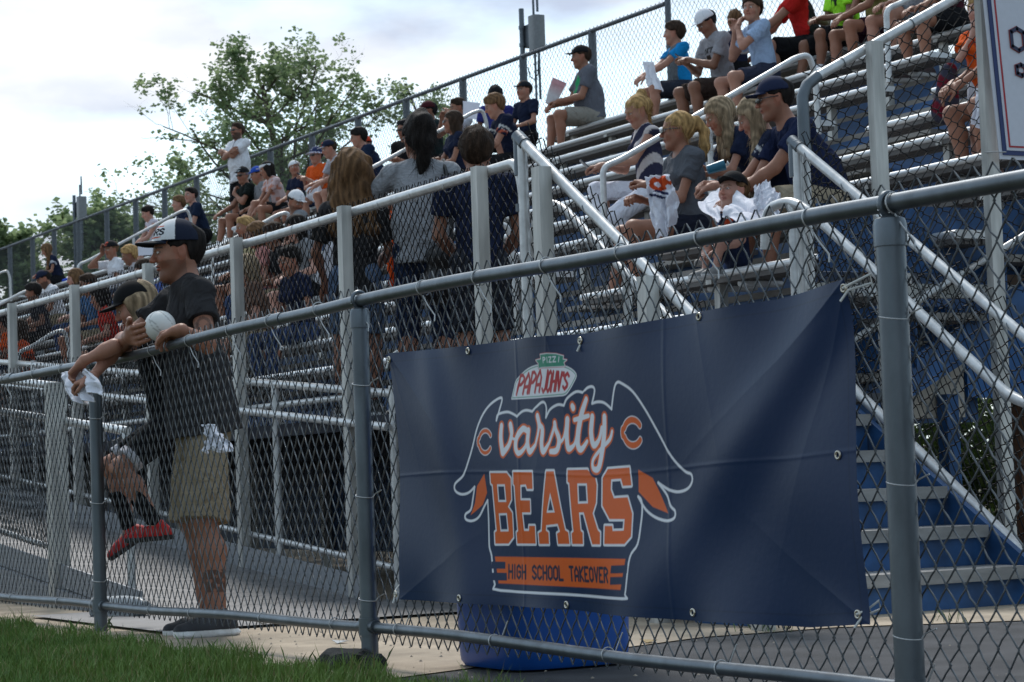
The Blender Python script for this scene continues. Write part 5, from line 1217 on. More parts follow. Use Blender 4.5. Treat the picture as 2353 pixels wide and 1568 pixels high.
def sit(label, px, j, yaw=180, S=1., dx=.13, **k):
    """seated spectator: splits pose arguments from look arguments; feet rest on the plank in front"""
    ks = ('lean', 'slean', 'twist', 'hy', 'hp', 'hr', 'hands', 'feet', 'fem', 'fat', 'torso', 'elbow', 'knee', 'hs', 'neck'); po = {a: k.pop(a) for a in list(k) if a in ks}
    hip = rowhip(px, j, dx, .10, S); ft = po.get('feet') or {}
    zf = (sz(j) - .435 + .085 * S - hip[2]) / S
    for s in (1, -1):
        if s not in ft: ft[s] = ((.36 if S > .75 else .3), .13 * s, max(zf, -.50) if S < .8 else zf)
    po['feet'] = ft; g = skeleton(hip, yaw, S, **po); return person(label, g, res=autores(hip), **k)
def held(name, label, cat, mb_, m, group=None, smooth=True, col=None):
    o = mb_.build(name, m, None, smooth, col); return tag(o, label, cat, group)
def phone(g, s=None, label='', at=None):
    p = (g.wr[1] + g.wr[-1]) / 2 if s is None else g.wr[s]; p = p + unit(g.wr[s or 1] - g.el[s or 1]) * .09 * g.S if at is None else at
    n = unit(g.head - p); r = unit(np.cross(n, g.u0)); u = np.cross(r, n); mb = MB(); c = p + n * .02
    v = [c + r * a * .037 + u * b * .072 + n * e * .004 for e in (-1, 1) for a, b in ((-1, -1), (1, -1), (1, 1), (-1, 1))]
    mb.add(v, [(0, 3, 2, 1), (4, 5, 6, 7), (0, 1, 5, 4), (1, 2, 6, 5), (2, 3, 7, 6), (3, 0, 4, 7)]); return held('phone', label, 'phone', mb, mat('phone case', (.02, .025, .04), .25), None, False)
def cloth_blob(label, pts, rs, seed, col=(.62, .62, .68), name='towel', cat='towel', h=.007, folds=.012, fr=55, fn=None, flat=None, group='white rally towels'):
    P_ = np.array(pts, float); F = Fld(P_.min(0) - max(rs) - .05, P_.max(0) + max(rs) + .05, h)
    for i in range(len(P_) - 1): F.cone(P_[i], P_[i + 1], rs[i], rs[i + 1], .02, fl=flat)
    F.folds(folds, seed, fr, np.array([0, 0, 1.]) if P_[0][2] - P_[-1][2] > .05 else None); o = emit(name, [F.mesh()], clothm, None, fn or col); return tag(o, label, cat, group)

def cloth_sheet(label, C4, pleat=5, amp=.02, seed=0, col=(.66, .66, .72), name='towel', cat='towel', group='white rally towels', n=56, crumple=.012, grow=1., gather=0., fn=None):
    """hanging or spread cloth: corners top-left, top-right, bottom-right, bottom-left; pleats run top to bottom"""
    a, b, c, d = [np.asarray(p, float) for p in C4]; rg = np.random.RandomState(seed)
    u, v = np.meshgrid(np.linspace(0, 1, n), np.linspace(0, 1, n), indexing='ij'); U = u[..., None]; V = v[..., None]
    P = a * (1 - U) * (1 - V) + b * U * (1 - V) + c * U * V + d * (1 - U) * V
    nrm = unit(np.cross(b - a + c - d, d - a)); side = unit(b - a + c - d); dn = unit(d - a + c - b); wd = np.linalg.norm(c - d)
    ph = rg.uniform(0, 6); w = np.sin(u * pleat * 2 * np.pi + ph + 1.6 * np.sin(v * 3 + seed)) + .5 * np.sin(u * pleat * 4.3 * np.pi + ph * 2 + 2 * v)
    f = amp * w * (.35 + .65 * v ** grow)
    for k in range(5):
        th = rg.uniform(0, 6.28); fr = rg.uniform(9, 26); f = f + crumple * (1 - np.abs(np.sin((u * math.cos(th) + v * math.sin(th)) * fr * .5 + 1.5 * np.sin(u * 5 + k) + rg.uniform(0, 6)))) ** 1.5 * rg.uniform(-1, 1)
    P = P + nrm * f[..., None] + side * (.25 * amp * np.cos(u * pleat * 2 * np.pi + ph))[..., None] + dn * (wd * .07 * np.sin(u * 7 + seed) * v + wd * .04 * np.sin(u * 17 + seed * 2) * v)[..., None] + side * (wd * .06 * np.sin(v * 6 + seed) * (u - .5) * 2)[..., None]
    g1, g2 = np.gradient(P, axis=0), np.gradient(P, axis=1); N_ = np.cross(g1, g2); N_ /= np.linalg.norm(N_, axis=2)[..., None] + 1e-9; th = .0016
    idx = np.arange(n * n).reshape(n, n); q = np.stack([idx[:-1, :-1], idx[1:, :-1], idx[1:, 1:], idx[:-1, 1:]], -1).reshape(-1, 4)
    e = np.concatenate([idx[:, 0], idx[-1, 1:], idx[::-1, -1][1:], idx[0, ::-1][1:]]); rim = np.stack([e[:-1], e[1:], e[1:] + n * n, e[:-1] + n * n], 1)[:, ::-1]
    V_ = np.concatenate([(P + N_ * th).reshape(-1, 3), (P - N_ * th).reshape(-1, 3)]); Q = np.concatenate([q, q[:, ::-1] + n * n, rim])
    o = rawmesh(name, V_, Q, clothw, None, True, fn(V_) if fn else np.tile(np.array(col), (len(V_), 1))); return tag(o, label, cat, group)
# ------------------------------------------------------------------ the man and the child at the fence
NAVY = (.012, .017, .040); BLK = (.010, .010, .012); CHAR = (.029, .028, .030); WHT = (.66, .66, .70); KHAKI = (.25, .20, .135); GREYT = (.20, .205, .22); ORG = (.62, .09, .015); DENIM = (.03, .05, .11)
w4 = lambda p: (p[0], p[1], p[2], 1)
def man():
    hip = ony(466, 970, 9.02); nb = ony(462, 655, 9.0); d = nb - hip
    g = skeleton(hip, 174, .98, lean=math.atan2(-(d[0]), d[2]) + .10, twist=-2, hy=-6, hp=7, fat=.018, torso=float(np.linalg.norm(d)) / .49,
                 hands={-1: (3.14, 9.0, topz(9.) + .05, 1), 1: (3.20, 8.58, topz(8.6) + .045, 1)}, elbow={-1: (.1, -1, -.4), 1: (.0, 1., -.5)},
                 feet={1: w4(ony(502, 1432, 8.8)), -1: w4(ony(478, 1425, 9.05))}, knee={1: (1, .05, 0), -1: (1, -.05, 0)}, neck=-.008)
    g.el[-1] = np.array([3.20, 9.25, topz(9.25) + .06]); g.el[1] = np.array([3.38, 8.72, 1.19]); g.wr[-1] = np.array([3.14, 8.99, topz(9.) + .065]); g.wr[1] = np.array([3.21, 8.56, topz(8.6) + .05])
    print('MAN', proj(g.head), proj(g.nb), proj(g.hip), proj(g.an[1]), g.hip)
    def tat(V, c):
        m = (np.linalg.norm(V - (g.el[1] * .45 + g.sh[1] * .55), axis=1) < .13) & (V[:, 1] < 9.0)
        n_ = np.sin(V[:, 1] * 70 + np.sin(V[:, 2] * 60) * 2) * np.sin(V[:, 2] * 85 + V[:, 0] * 50)
        c[m & (n_ > .2)] *= .62; cc = np.linalg.norm(V - (g.el[1] * .62 + g.sh[1] * .38) - np.array([-.02, -.05, 0]), axis=1); c[m & (np.abs(cc - .032) < .007)] *= .5
        k = g.an[1] * .62 + g.kn[1] * .38; m = (np.abs(V[:, 2] - k[2]) < .045) & (V[:, 1] < k[1] + .02) & (np.linalg.norm(V - k, axis=1) < .12); c[m & (np.sin(V[:, 2] * 160) * np.sin(V[:, 0] * 120 + V[:, 2] * 40) > -.5)] *= .35
        return c
    g.skinfn = tat
    def capfn(a, b, c, ang, col):
        tot = 5 + 4 * .35; ls, _ = glyphs('BEARS', lambda s, t: ((s / tot * 84 - 42), .040 + t * .026), 1.35)
        A2 = ang / 42 * .075; ls = [[(p[0] / 42 * .075, p[1]) for p in l] for l in ls]
        d = sdf_line(ls, A2, c); fr = (a > .02) & (c > .02)
        col[fr & (d < .0036)] = (.012, .012, .02)
        for zc in (.030, .077): col[fr & (np.abs(c - zc) < .0022) & (np.abs(ang) < 36)] = (.5, .06, .01)
        return col
    person('man in charcoal t-shirt and white-front cap leaning on the grey fence holding a ball', g, .42, 'tan', top=(CHAR, .56, None, .01, .036), bot=(KHAKI, 1.0), wide=.028, shoes=(.035, .035, .04), sole=(.75, .75, .75), hair=('short', 'dark'), beard=.34,
           cap=dict(col=(.012, .016, .032), front=(.60, .60, .61), bcol=(.008, .009, .012), fn=capfn, fa=74, hi=.006, tilt=.10, brim=.182), group=None,
           hand={-1: dict(d=(-.05, .95, -.02), pn=(-.9, .1, .35), curl=.30, ts=1, thumb=-.6, S=1.12), 1: dict(d=(.30, -.92, -.12), pn=(.1, .0, -1), curl=.62, thumb=.4)}, fdir={1: (1, .12, 0), -1: (1, .0, 0)})
    rg_ = MB(); h = g.wr[1] + unit(g.f0 * .30 - g.l0 * .92 - g.u0 * .12) * .108 + g.u0 * .002
    return g
MAN = man()
# ball held in his hand
bc_ = onx(368, 750, 3.21); br_ = .064
bm = bmesh.new(); bmesh.ops.create_uvsphere(bm, u_segments=48, v_segments=32, radius=br_); v = np.array([q.co[:] for q in bm.verts]); f = [tuple(q.index for q in fa.verts) for fa in bm.faces]; bm.free()
n_ = v / br_; t1 = np.abs(n_[:, 0] * .8 + n_[:, 2] * .6); t2 = np.abs(n_[:, 1] * .9 - n_[:, 2] * .43)
seam = (np.abs(t1 - .45) < .03) | (np.abs(t2 - .55) < .025); col = np.tile([.62, .62, .60], (len(v), 1)); col[seam] = (.35, .35, .34); col[(n_ @ unit(np.array([-.2, .82, -.45]))) > .52] = (.10, .025, .02)
v = v * (1 - .02 * seam[:, None]) + bc_
mb = MB(); mb.add(v, f); o = mb.build('ball', mat('ball leather', (.6, .6, .6), .45, var=.04, attr=True), None, True, col); tag(o, 'small white ball with a maroon panel held by the man at the fence', 'ball')
cloth_sheet('white towel hanging from the back pocket of the man at the fence', [onx(470, 978, 3.33), onx(494, 976, 3.35), onx(532, 1032, 3.34), onx(476, 1042, 3.32)], 3, .012, 3, crumple=.012)
def kid():
    hip = ony(396, 975, 9.62); nb = ony(366, 762, 9.60); d = nb - hip
    g = skeleton(hip, 168, .75, lean=max(math.atan2(-d[0], d[2]), -.1) + .12, hy=-10, hp=22, torso=float(np.linalg.norm(d)) / .375,
                 hands={-1: w4(onx(182, 830, 3.00)), 1: w4(onx(208, 866, 3.02))}, elbow={-1: (.2, -.3, -1), 1: (.2, .2, -1)},
                 feet={1: w4(ony(362, 1212, 9.5)), -1: w4(ony(300, 1222, 9.74))}, knee={1: (1, .1, .1), -1: (1, -.1, .1)})
    g.el[1] = onx(268, 803, 3.17); g.el[-1] = onx(262, 796, 3.12); g.wr[1] = onx(214, 864, 3.03); g.wr[-1] = onx(196, 828, 3.01)
    print('KID', proj(g.head), proj(g.hip), g.hip)
    def tr(gg, V, c): m = (np.abs(((V - gg.kn[1]) @ unit(gg.hj[1] - gg.kn[1])) - .05) < .03) | (np.abs(((V - gg.kn[-1]) @ unit(gg.hj[-1] - gg.kn[-1])) - .05) < .03); c[m] = (.5, .5, .55); return c
    person('child in black cap and red shoes hanging over the grey fence beside the man', g, .5, 'fair', top=(BLK, .6), bot=(BLK, .86, tr), shoes=(.42, .012, .012), sole=(.02, .02, .022), hair=('long', 'ash', .12), sock=(BLK, .62),
           cap=dict(col=(.007, .007, .008), tilt=.05, brim=.19), group=None, fdir={1: (1, .1, -.05), -1: (.9, 0, -.6)},
           hand={-1: dict(d=(.5, -.4, -.6), pn=(-.3, .2, -1), curl=.75, thumb=.4), 1: dict(d=(.7, -.5, -.25), pn=(-.2, -.2, -1), curl=.7, thumb=.5)})
    return g
KID = kid()
cloth_sheet('white towel dangling from the hands of the child over the grey fence', [onx(138, 858, 2.99), onx(205, 848, 3.01), onx(237, 908, 3.01), onx(170, 930, 2.98)], 3, .018, 5, crumple=.016)

# ------------------------------------------------------------------ three people standing on the walkway
def stander(label, px, ytop, hgt, x, yaw, res=None, **k):
    p = onx(px, ytop, x); S = hgt / 1.78; z0 = p[2] - hgt
    hip = np.array([x, p[1], z0 + .93 * S]); ks = ('lean', 'slean', 'twist', 'hy', 'hp', 'hr', 'hands', 'fem', 'fat', 'torso', 'elbow', 'hs', 'neck', 'feet'); po = {a: k.pop(a) for a in list(k) if a in ks}
    po.setdefault('lean', .04); ft = {1: (.0, .11, -.93 + .085), -1: (.03, -.11, -.93 + .085)}; ft.update(po.pop('feet', {}))
    g = skeleton(hip, yaw, S, feet=ft, knee={1: (1, .1, 0), -1: (1, -.1, 0)}, **po)
    return person(label, g, res or autores(hip), group=k.pop('group', 'people standing on the walkway'), **k)
def heather(g, V, c):
    n_ = np.sin(V[:, 2] * 330 + np.sin(V[:, 1] * 23) * 9 + np.sin(V[:, 0] * 41) * 7) * np.sin(V[:, 1] * 19 + V[:, 2] * 37) + .5 * np.sin(V[:, 2] * 610 + V[:, 1] * 60); return c * (1 + .16 * n_[:, None])
stander('woman with long curly brown hair and a charcoal shirt standing behind the walkway railing', 808, 345, 1.50, 5.30, 66, lean=.06, fem=True, tone='tan', top=(CHAR, .75, None, .08), bot=((.10, .14, .22), .85), shoes=(.1, .1, .1), hair=('curly', 'sandy'), hands={1: (.2, .2, .0), -1: (.25, -.12, .05)}, hs=1.12)
HW = stander('woman in heather grey t-shirt with dark ponytail and shoulder bag, back turned', 962, 245, 1.70, 5.62, 63, lean=.03, fem=True, fat=.022, tone='tan', top=((.27, .275, .295), .62, heather, .03), bot=((.018, .028, .06), 1.85), shoes=(.1, .1, .1), hands={1: (.26, .16, .30), -1: (.16, -.26, .02)}, elbow={1: (-.2, 1, -.4), -1: (-.3, -1, -.4)},
        hair=('pony', 'dark', [(-.05, 0, .11), (-.10, 0, .07), (-.105, 0, -.02), (-.10, .0, -.12), (-.10, .02, -.20)], [.055, .062, .054, .036, .012], 1), glasses='clear', hy=12, hs=1.07)
stander('teenage boy in navy t-shirt with short dark hair next to the heather grey woman', 1092, 272, 1.62, 5.62, 62, lean=.05, tone='tan', top=(NAVY, .6), bot=((.02, .022, .03), .9), shoes=(.03, .03, .03), hair=('thick', 'brown'), hands={1: (.25, .12, .05), -1: (.25, -.12, .05)})
mb = MB(); b_ = HW.sh[-1]
strap = [b_ + HW.l * .05 + np.array([0, 0, .045]) + HW.f * .06, b_ + HW.l * .03 + np.array([0, 0, .075]), b_ - HW.f * .085 + np.array([0, 0, .0]) + HW.l * .02, b_ - HW.f * .13 - np.array([0, 0, .2]), b_ - HW.f * .16 - np.array([0, 0, .42]) - HW.l * .0]
mb.tube(strap, .012, 6); st_ = mb; bagg = empty('shoulder_bag', tuple(strap[-1]), 'black leather shoulder bag hanging on the back of the heather grey woman', 'bag')
leather = mat('black leather', (.012, .011, .012), .45, var=.1); st_.build('strap', leather, bagg)
c_ = strap[-1] - np.array([0, 0, .15]); F = Fld(c_ - .26, c_ + .26, .01); F.cone(c_ + HW.l * .07 + HW.u0 * .08, c_ - HW.l * .07 + HW.u0 * .08, .08, .08, .05); F.cone(c_ + HW.l * .10 - HW.u0 * .08, c_ - HW.l * .10 - HW.u0 * .08, .10, .10, .06); F.folds(.008, 4, 30); V, Q = F.mesh(); rawmesh('bag_body', V, Q, leather, bagg); fixparent(bagg)
# towel hanging from the curly haired woman's arm
cloth_sheet('white towel hanging on the left of the curly haired woman', [onx(764, 528, 5.42), onx(790, 522, 5.42), onx(792, 700, 5.44), onx(728, 640, 5.4)], 2, .02, 8)
cloth_sheet('orange garment hanging between the curly haired woman and the heather grey woman', [onx(896, 482, 5.75), onx(918, 480, 5.75), onx(914, 690, 5.75), onx(886, 600, 5.75)], 2, .015, 9, col=ORG, name='garment', cat='garment', group=None)

# ------------------------------------------------------------------ spectators on the top rows, left to right
def stripe(col2, part='sleeve'):
    def fn(g, V, c):
        for s in (1, -1):
            t = (V - g.sh[s]) @ unit(g.el[s] - g.sh[s]); m = (t > .06) & (t < .12) & (np.linalg.norm(V - g.sh[s] - np.outer(t, unit(g.el[s] - g.sh[s])), axis=1) < .1); c[m & (np.sin(t * 160) > -.2)] = col2
        return c
    return fn
def patch(col2, up=.0, side=0., r=.07, asp=.6, wave=60, off=0):
    def fn(g, V, c):
        d = V - (g.chest + g.up * up + g.l * side); m = ((d @ g.f) > .02) & (((d @ g.up) / (r * asp)) ** 2 + ((d @ g.l) / r) ** 2 < 1) & (np.sin((d @ g.l) * wave * 1.3 + off) + np.sin((d @ g.up) * wave) > -.5); c[m] = col2; return c
    return fn
sit('girl with long windblown brown hair and navy top at the far left', 136, 10, 178, .92, lean=.42, hy=-18, hp=30, fem=True, tone='tan', top=(NAVY, .5, stripe((.5, .5, .55))), bot=(BLK, .8), hair=('long', 'sandy', .34, (.15, .0, -1)), hands={1: (.42, .10, .10), -1: (.42, -.10, .10)})
cloth_blob('blue stadium cushion under the girl at the far left', [rowhip(148, 10, .08, .03), rowhip(162, 10, .08, .03)], [.05, .05], 2, col=(.02, .07, .45), name='cushion', cat='cushion', h=.012, folds=.003, flat=(np.array([0, 0, 1.]), 1.5), group=None)
sit('bearded man in white t-shirt and navy cap bending his head, far left', 138, 5, 180, 1., lean=.40, hy=-4, hp=30, tone='tan', top=(WHT, .6), bot=(KHAKI, .85), hair=('short', 'dark'), beard=.7, cap=dict(col=NAVY, logo=((.5, .08, .02), .028)), hands={1: (.40, .08, .05), -1: (.40, -.08, .05)})
PH = sit('man in white t-shirt and dark visor cap holding a phone to his ear', 275, 6, 182, 1., lean=.18, hy=20, hp=8, tone='tan', top=(WHT, .62), bot=((.05, .06, .09), .85), hair=('short', 'sandy'), cap=dict(col=BLK, logo=((.5, .07, .03), .03)), hands={1: (.35, .10, .10), -1: (.20, -.14, .60)}, elbow={-1: (.6, -.5, -1)}, hand={-1: dict(d=(0, .1, 1), pn=(-.2, 1, 0), curl=.6)})
phone(PH, -1, 'black phone held to the ear of the man in the white t-shirt', PH.P(.02, -.10, -.03))
sit('boy in white and red tank top looking down above the leaning man', 365, 10, 178, .96, lean=.30, hy=-10, hp=22, tone='pale', top=((.55, .50, .56), .04, patch((.05, .05, .2), .02, 0, .1, .4)), bot=(BLK, .85), hair=('short', 'dark'), hands={1: (.44, .10, .06), -1: (.44, -.10, .06)})
sit('sandy haired boy in a navy shirt partly hidden on the top row', 426, 10, 178, .98, dx=.2, lean=.15, hy=-8, hp=4, tone='pale', top=(NAVY, .6), bot=(BLK, .85), hair=('thick', 'sandy'))
sit('dark haired teenager in a navy t-shirt leaning forward and glancing sideways', 470, 10, 176, 1.02, lean=.42, hy=22, hp=4, tone='pale', top=((.012, .02, .045), .6, patch((.5, .5, .5), .07, .06, .02, .4)), bot=(BLK, .9), hair=('short', 'dark'), hands={1: (.42, .05, .06), -1: (.44, -.06, .06)})
# standing man with folded arms
SM = stander('man in a white t-shirt and black shorts standing with folded arms and sunglasses', 550, 272, 1.86, 13.36, 192, tone='tan', fat=.045, hy=6, top=((.70, .70, .74), .66, lambda g, V, c: (c.__setitem__(((np.abs((V - g.chest) @ g.l - ((V - g.chest) @ g.up) * .25 + .02) < .008) & (((V - g.chest) @ g.f) > 0)), (.05, .03, .08)) or c), .06), bot=(BLK, .95), shoes=(.05, .05, .05), sock=((.5, .5, .5), .2), hair=('short', 'brown'), beard=.85, buzz=.3, glasses=True,
        hands={1: (.21, -.13, .35), -1: (.245, .12, .32)}, elbow={1: (.1, 1, -.6), -1: (.1, -1, -.6)}, hand={1: dict(d=(.1, -1, .1), pn=(-1, 0, -.2), curl=.4), -1: dict(d=(.1, 1, .15), pn=(-1, 0, 0), curl=.4)}, group='spectators on the bleachers')
sit('older man in a black polo and black cap resting his chin on his hand', 583, 10, 176, 1.06, lean=.26, hy=32, hp=10, fat=.03, tone='tan', top=((.010, .014, .013), .6, patch((.3, .32, .32), .03, .07, .02, .5)), bot=(BLK, .7), shoes=(.5, .5, .5), sock=((.62, .62, .64), .28), glasses='clear', hair=('short', 'grey'),
    cap=dict(col=BLK, logo=((.35, .36, .38), .03)), hands={1: (.30, .06, .36), -1: (.46, -.10, .10)}, elbow={1: (.5, .4, -1)}, hand={1: dict(d=(-.3, -.1, 1), pn=(-1, 0, 0), curl=1.0)}, feet={1: (.42, .14, -.40), -1: (.50, -.16, -.42)})
sit('person in a royal blue cap and grey t-shirt turned toward the standing man', 617, 10, 172, .98, dx=.16, lean=.25, hy=-6, hp=14, tone='tan', top=(GREYT, .62), bot=(KHAKI, .8), hair=('short', 'brown'), cap=dict(col=(.02, .07, .36)), shoes=(.5, .5, .5))
sit('woman in a white visor and pale pink patterned top leaning forward', 650, 10, 178, .96, dx=.06, lean=.45, hy=-20, hp=16, fem=True, tone='tan', top=((.55, .42, .42), .55, lambda g, V, c: np.where((np.sin(V[:, 1] * 45 + V[:, 2] * 20) * np.sin(V[:, 2] * 38) > .35)[:, None], np.array([.5, .22, .16]), c)), bot=(BLK, .6), shoes=(.52, .52, .54), hair=('bob', 'dark'), cap=dict(col=(.66, .66, .68), visor=1),
    hands={1: (.46, .06, -.02), -1: (.46, -.08, .0)}, feet={1: (.40, .12, -.42), -1: (.62, -.05, -.25)})
sit('boy in a white cap and navy t-shirt looking back over his shoulder', 690, 10, 184, .84, lean=.15, hy=62, hp=-6, hr=8, tone='tan', top=(NAVY, .6), bot=((.05, .05, .06), .7), shoes=(.3, .3, .3), hair=('short', 'brown'), cap=dict(col=(.68, .68, .7), rot=30, logo=((.05, .05, .06), .025), ls=9), hands={1: (.34, .05, .10), -1: (.34, -.05, .10)})
BH = sit('child in a navy and white bucket hat, sunglasses and orange t-shirt holding a phone', 738, 10, 190, .96, lean=.08, hy=14, hp=4, tone='fair', top=(ORG, .6), bot=(DENIM, .7), shoes=(.4, .4, .42), sock=((.3, .3, .34), .45), glasses=True, hair=('short', 'brown'), cap=dict(col=(.02, .03, .09), bcol=(.52, .52, .66), bucket=1, logo=((.5, .5, .5), .014), ls=9), hands={1: (.26, -.0, .30), -1: (.24, -.07, .28)}, hand={1: dict(curl=.9), -1: dict(curl=.9)})
phone(BH, None, 'black phone in the hands of the child in the bucket hat')
cloth_sheet('white towel hanging from the knee of the child in the bucket hat', [onx(724, 412, 13.0), onx(738, 420, 13.0), onx(742, 468, 13.0), onx(698, 448, 13.0)], 2, .04, 11, n=30)
sit('teenager in a navy cap with orange mark leaning forward behind the curly haired woman', 800, 10, 176, .98, lean=.5, hy=-6, hp=20, tone='fair', top=((.40, .40, .44), .6), bot=(NAVY, .8), hair=('short', 'brown'), cap=dict(col=NAVY, bcol=(.5, .5, .56), logo=((.55, .08, .02), .03)), hands={1: (.5, .05, .06), -1: (.5, -.12, .1)}, shoes=(.4, .4, .42))
sit('young man in white cap and grey t-shirt bowing his head below the top rows', 712, 5, 172, 1., lean=.38, hy=110, hp=28, tone='tan', top=(GREYT, .6), bot=(NAVY, .8), hair=('short', 'black'), beard=.4, cap=dict(col=(.66, .66, .69), logo=((.5, .5, .55), .02), ls=9), hands={1: (.4, .06, .06), -1: (.4, -.06, .06)})
sit('dark haired boy in a navy t-shirt leaning far forward', 872, 10, 172, 1., lean=.55, hy=-12, hp=14, tone='fair', top=((.012, .022, .05), .6), bot=(NAVY, .9), hair=('thick', 'dark'), hands={1: (.48, .05, .02), -1: (.48, -.05, .02)}, shoes=(.1, .1, .1))
sit('child in an orange cap hidden behind the boy leaning far forward', 868, 10, 180, .92, dx=.34, lean=.35, hy=30, hp=10, tone='tan', top=(NAVY, .6), bot=BLK and (BLK, .8), hair=('short', 'dark'), cap=dict(col=(.55, .05, .02)))
sit('young man with glasses in a black t-shirt clasping his hands', 945, 9, 200, 1., lean=.12, hy=0, hp=10, tone='tan', top=(BLK, .6), bot=(BLK, .9), hair=('short', 'black'), hands={1: (.26, .03, .25), -1: (.26, -.03, .24)}, glasses='clear')
sit('man in a maroon cap and dark green t-shirt sitting high on the top row', 1003, 10, 172, 1.05, lean=.10, hy=-6, hp=8, tone='mid', top=((.012, .022, .024), .6), bot=(BLK, .9), hair=('short', 'black'), cap=dict(col=(.05, .008, .012), logo=((.35, .3, .25), .016)), hands={1: (.40, .08, .0), -1: (.40, -.08, .0)})
sit('woman with long brown hair, sunglasses and a navy shirt looking left', 1058, 8, 172, .99, lean=.10, hy=-14, hp=2, fem=True, tone='tan', top=(NAVY, .5), bot=(BLK, .9), glasses=True, hair=('long', 'brown', .26), hands={1: (.34, .06, .10), -1: (.36, -.08, .12)})
RD = sit('person with brown hair holding up a white sheet of paper', 1070, 10, 182, .93, lean=.12, hy=-8, hp=10, tone='tan', top=((.45, .45, .5), .6), bot=(BLK, .8), hair=('short', 'brown'), hands={1: (.30, .12, .52), -1: (.32, -.06, .48)}, elbow={1: (.4, .6, -1), -1: (.4, -.6, -1)})
mb = MB(); pc = [onx(1064, 232, 13.05), onx(1102, 237, 12.95), onx(1099, 276, 12.95), onx(1064, 270, 13.05)]; mb.add([*pc, *[p + np.array([.004, .002, 0]) for p in pc]], [(0, 1, 2, 3), (7, 6, 5, 4), (0, 4, 5, 1), (1, 5, 6, 2), (2, 6, 7, 3), (3, 7, 4, 0)])
held('paper', 'white printed sheet held up on the top row', 'paper', mb, mat('paper', (.62, .62, .70), .8, var=.03), None, False)
sit('child with dark curly hair in a purple blue t-shirt facing away', 1142, 10, 60, .86, dx=-.05, lean=.05, tone='mid', top=((.03, .035, .17), .6), bot=(BLK, .8), hair=('thick', 'black'), feet={1: (.30, .12, -.3), -1: (.30, -.12, -.3)}, hands={1: (.2, .1, .1), -1: (.2, -.1, .1)})
sit('blond haired boy in a navy jersey with orange numbers looking down', 1188, 8, 168, 1.0, lean=.42, hy=-12, hp=22, tone='fair', top=((.010, .014, .034), .6, lambda g, V, c: (c.__setitem__((np.linalg.norm(V - (g.sh[1] * .4 + g.el[1] * .6), axis=1) < .085) & (np.sin(V[:, 2] * 90 + V[:, 1] * 60) > .0), (.42, .10, .06)) or stripe((.5, .5, .5))(g, V, c))), bot=(BLK, .95), hair=('thick', 'sandy'), hands={1: (.46, .0, .10), -1: (.46, -.06, .08)}, shoes=(.1, .1, .1))
sit('boy in a black cap with gold badge and navy t-shirt on the top row', 1215, 10, 186, .84, lean=.04, hy=4, hp=2, tone='fair', top=(NAVY, .6), bot=(BLK, .8), hair=('short', 'brown'), cap=dict(col=(.012, .014, .02), logo=((.45, .22, .10), .022), ls=9))
GM = sit('heavyset man in a grey t-shirt, black cap and khaki shorts holding a snack bag', 1362, 10, 164, 1.05, lean=.16, hy=-8, hp=6, fat=.05, tone='tan', top=((.115, .12, .145), .64, patch((.03, .30, .12), .0, .01, .10, 1.1, 38)), bot=((.26, .24, .21), .82), shoes=(.05, .05, .06), beard=.15, hair=('short', 'brown'), cap=dict(col=BLK, logo=((.4, .35, .2), .012)), hands={1: (.36, .03, .16), -1: (.40, -.10, .13)}, hand={-1: dict(curl=.9), 1: dict(curl=.5)}, feet={1: (.40, .12, -.42), -1: (.48, -.10, -.42)})
bp_ = GM.wr[-1] + np.array([-.06, .0, .06]); mb = MB(); a_ = bp_ + np.array([0, 0, -.05]); ux = unit(np.array([-.45, -.88, 0])); sd = unit(RGT); dn = unit(np.array([0, 0, 1.]) + sd * .45)
vv_ = []
for t_, wd, th_ in ((0, .055, .03), (.1, .07, .035), (.24, .08, .03), (.30, .085, .004)):
    for s_, q_ in ((-1, -1), (1, -1), (1, 1), (-1, 1)): vv_.append(a_ + dn * t_ + np.cross(dn, ux) * s_ * wd + ux * q_ * th_)
mb.add(vv_, [(0, 3, 2, 1)] + [(k * 4 + i, k * 4 + (i + 1) % 4, k * 4 + 4 + (i + 1) % 4, k * 4 + 4 + i) for k in range(3) for i in range(4)] + [(12, 13, 14, 15)])
t_ = np.array([0] * 4 + [.1] * 4 + [.24] * 4 + [.3] * 4); held('snack_bag', 'white paper snack bag with red top in the hand of the heavyset man', 'bag', mb, mat('bag paper', (.6, .5, .5), .6, attr=True), None, False, np.where((t_ > .2)[:, None], np.array([.5, .25, .27]), np.array([.58, .56, .58])))
def raglan(g, V, c):
    a = np.abs((V - g.chest) @ g.l); m = a < .10 * g.S + .0; c[m] = (.13, .15, .17); return c
BB = sit('boy in a bright blue raglan t-shirt turned away holding a white towel', 1572, 10, 166, .92, lean=.14, hy=-22, hp=4, tone='fair', top=((.01, .21, .50), .6, raglan), bot=((.025, .03, .045), .82), hair=('thick', 'brown'), hands={1: (.47, .05, .14), -1: (.50, -.03, .15)}, elbow={1: (-.2, .6, -1), -1: (-.2, -.6, -1)}, sock=(BLK, .18), shoes=(.03, .03, .03), feet={1: (.40, .10, -.42), -1: (.47, -.02, -.42)})
cloth_sheet('white towel dangling from the hands of the boy in the blue raglan shirt', [onx(1481, 142, 12.55), onx(1500, 142, 12.55), onx(1516, 205, 12.5), onx(1486, 196, 12.55)], 2, .025, 14, n=36)
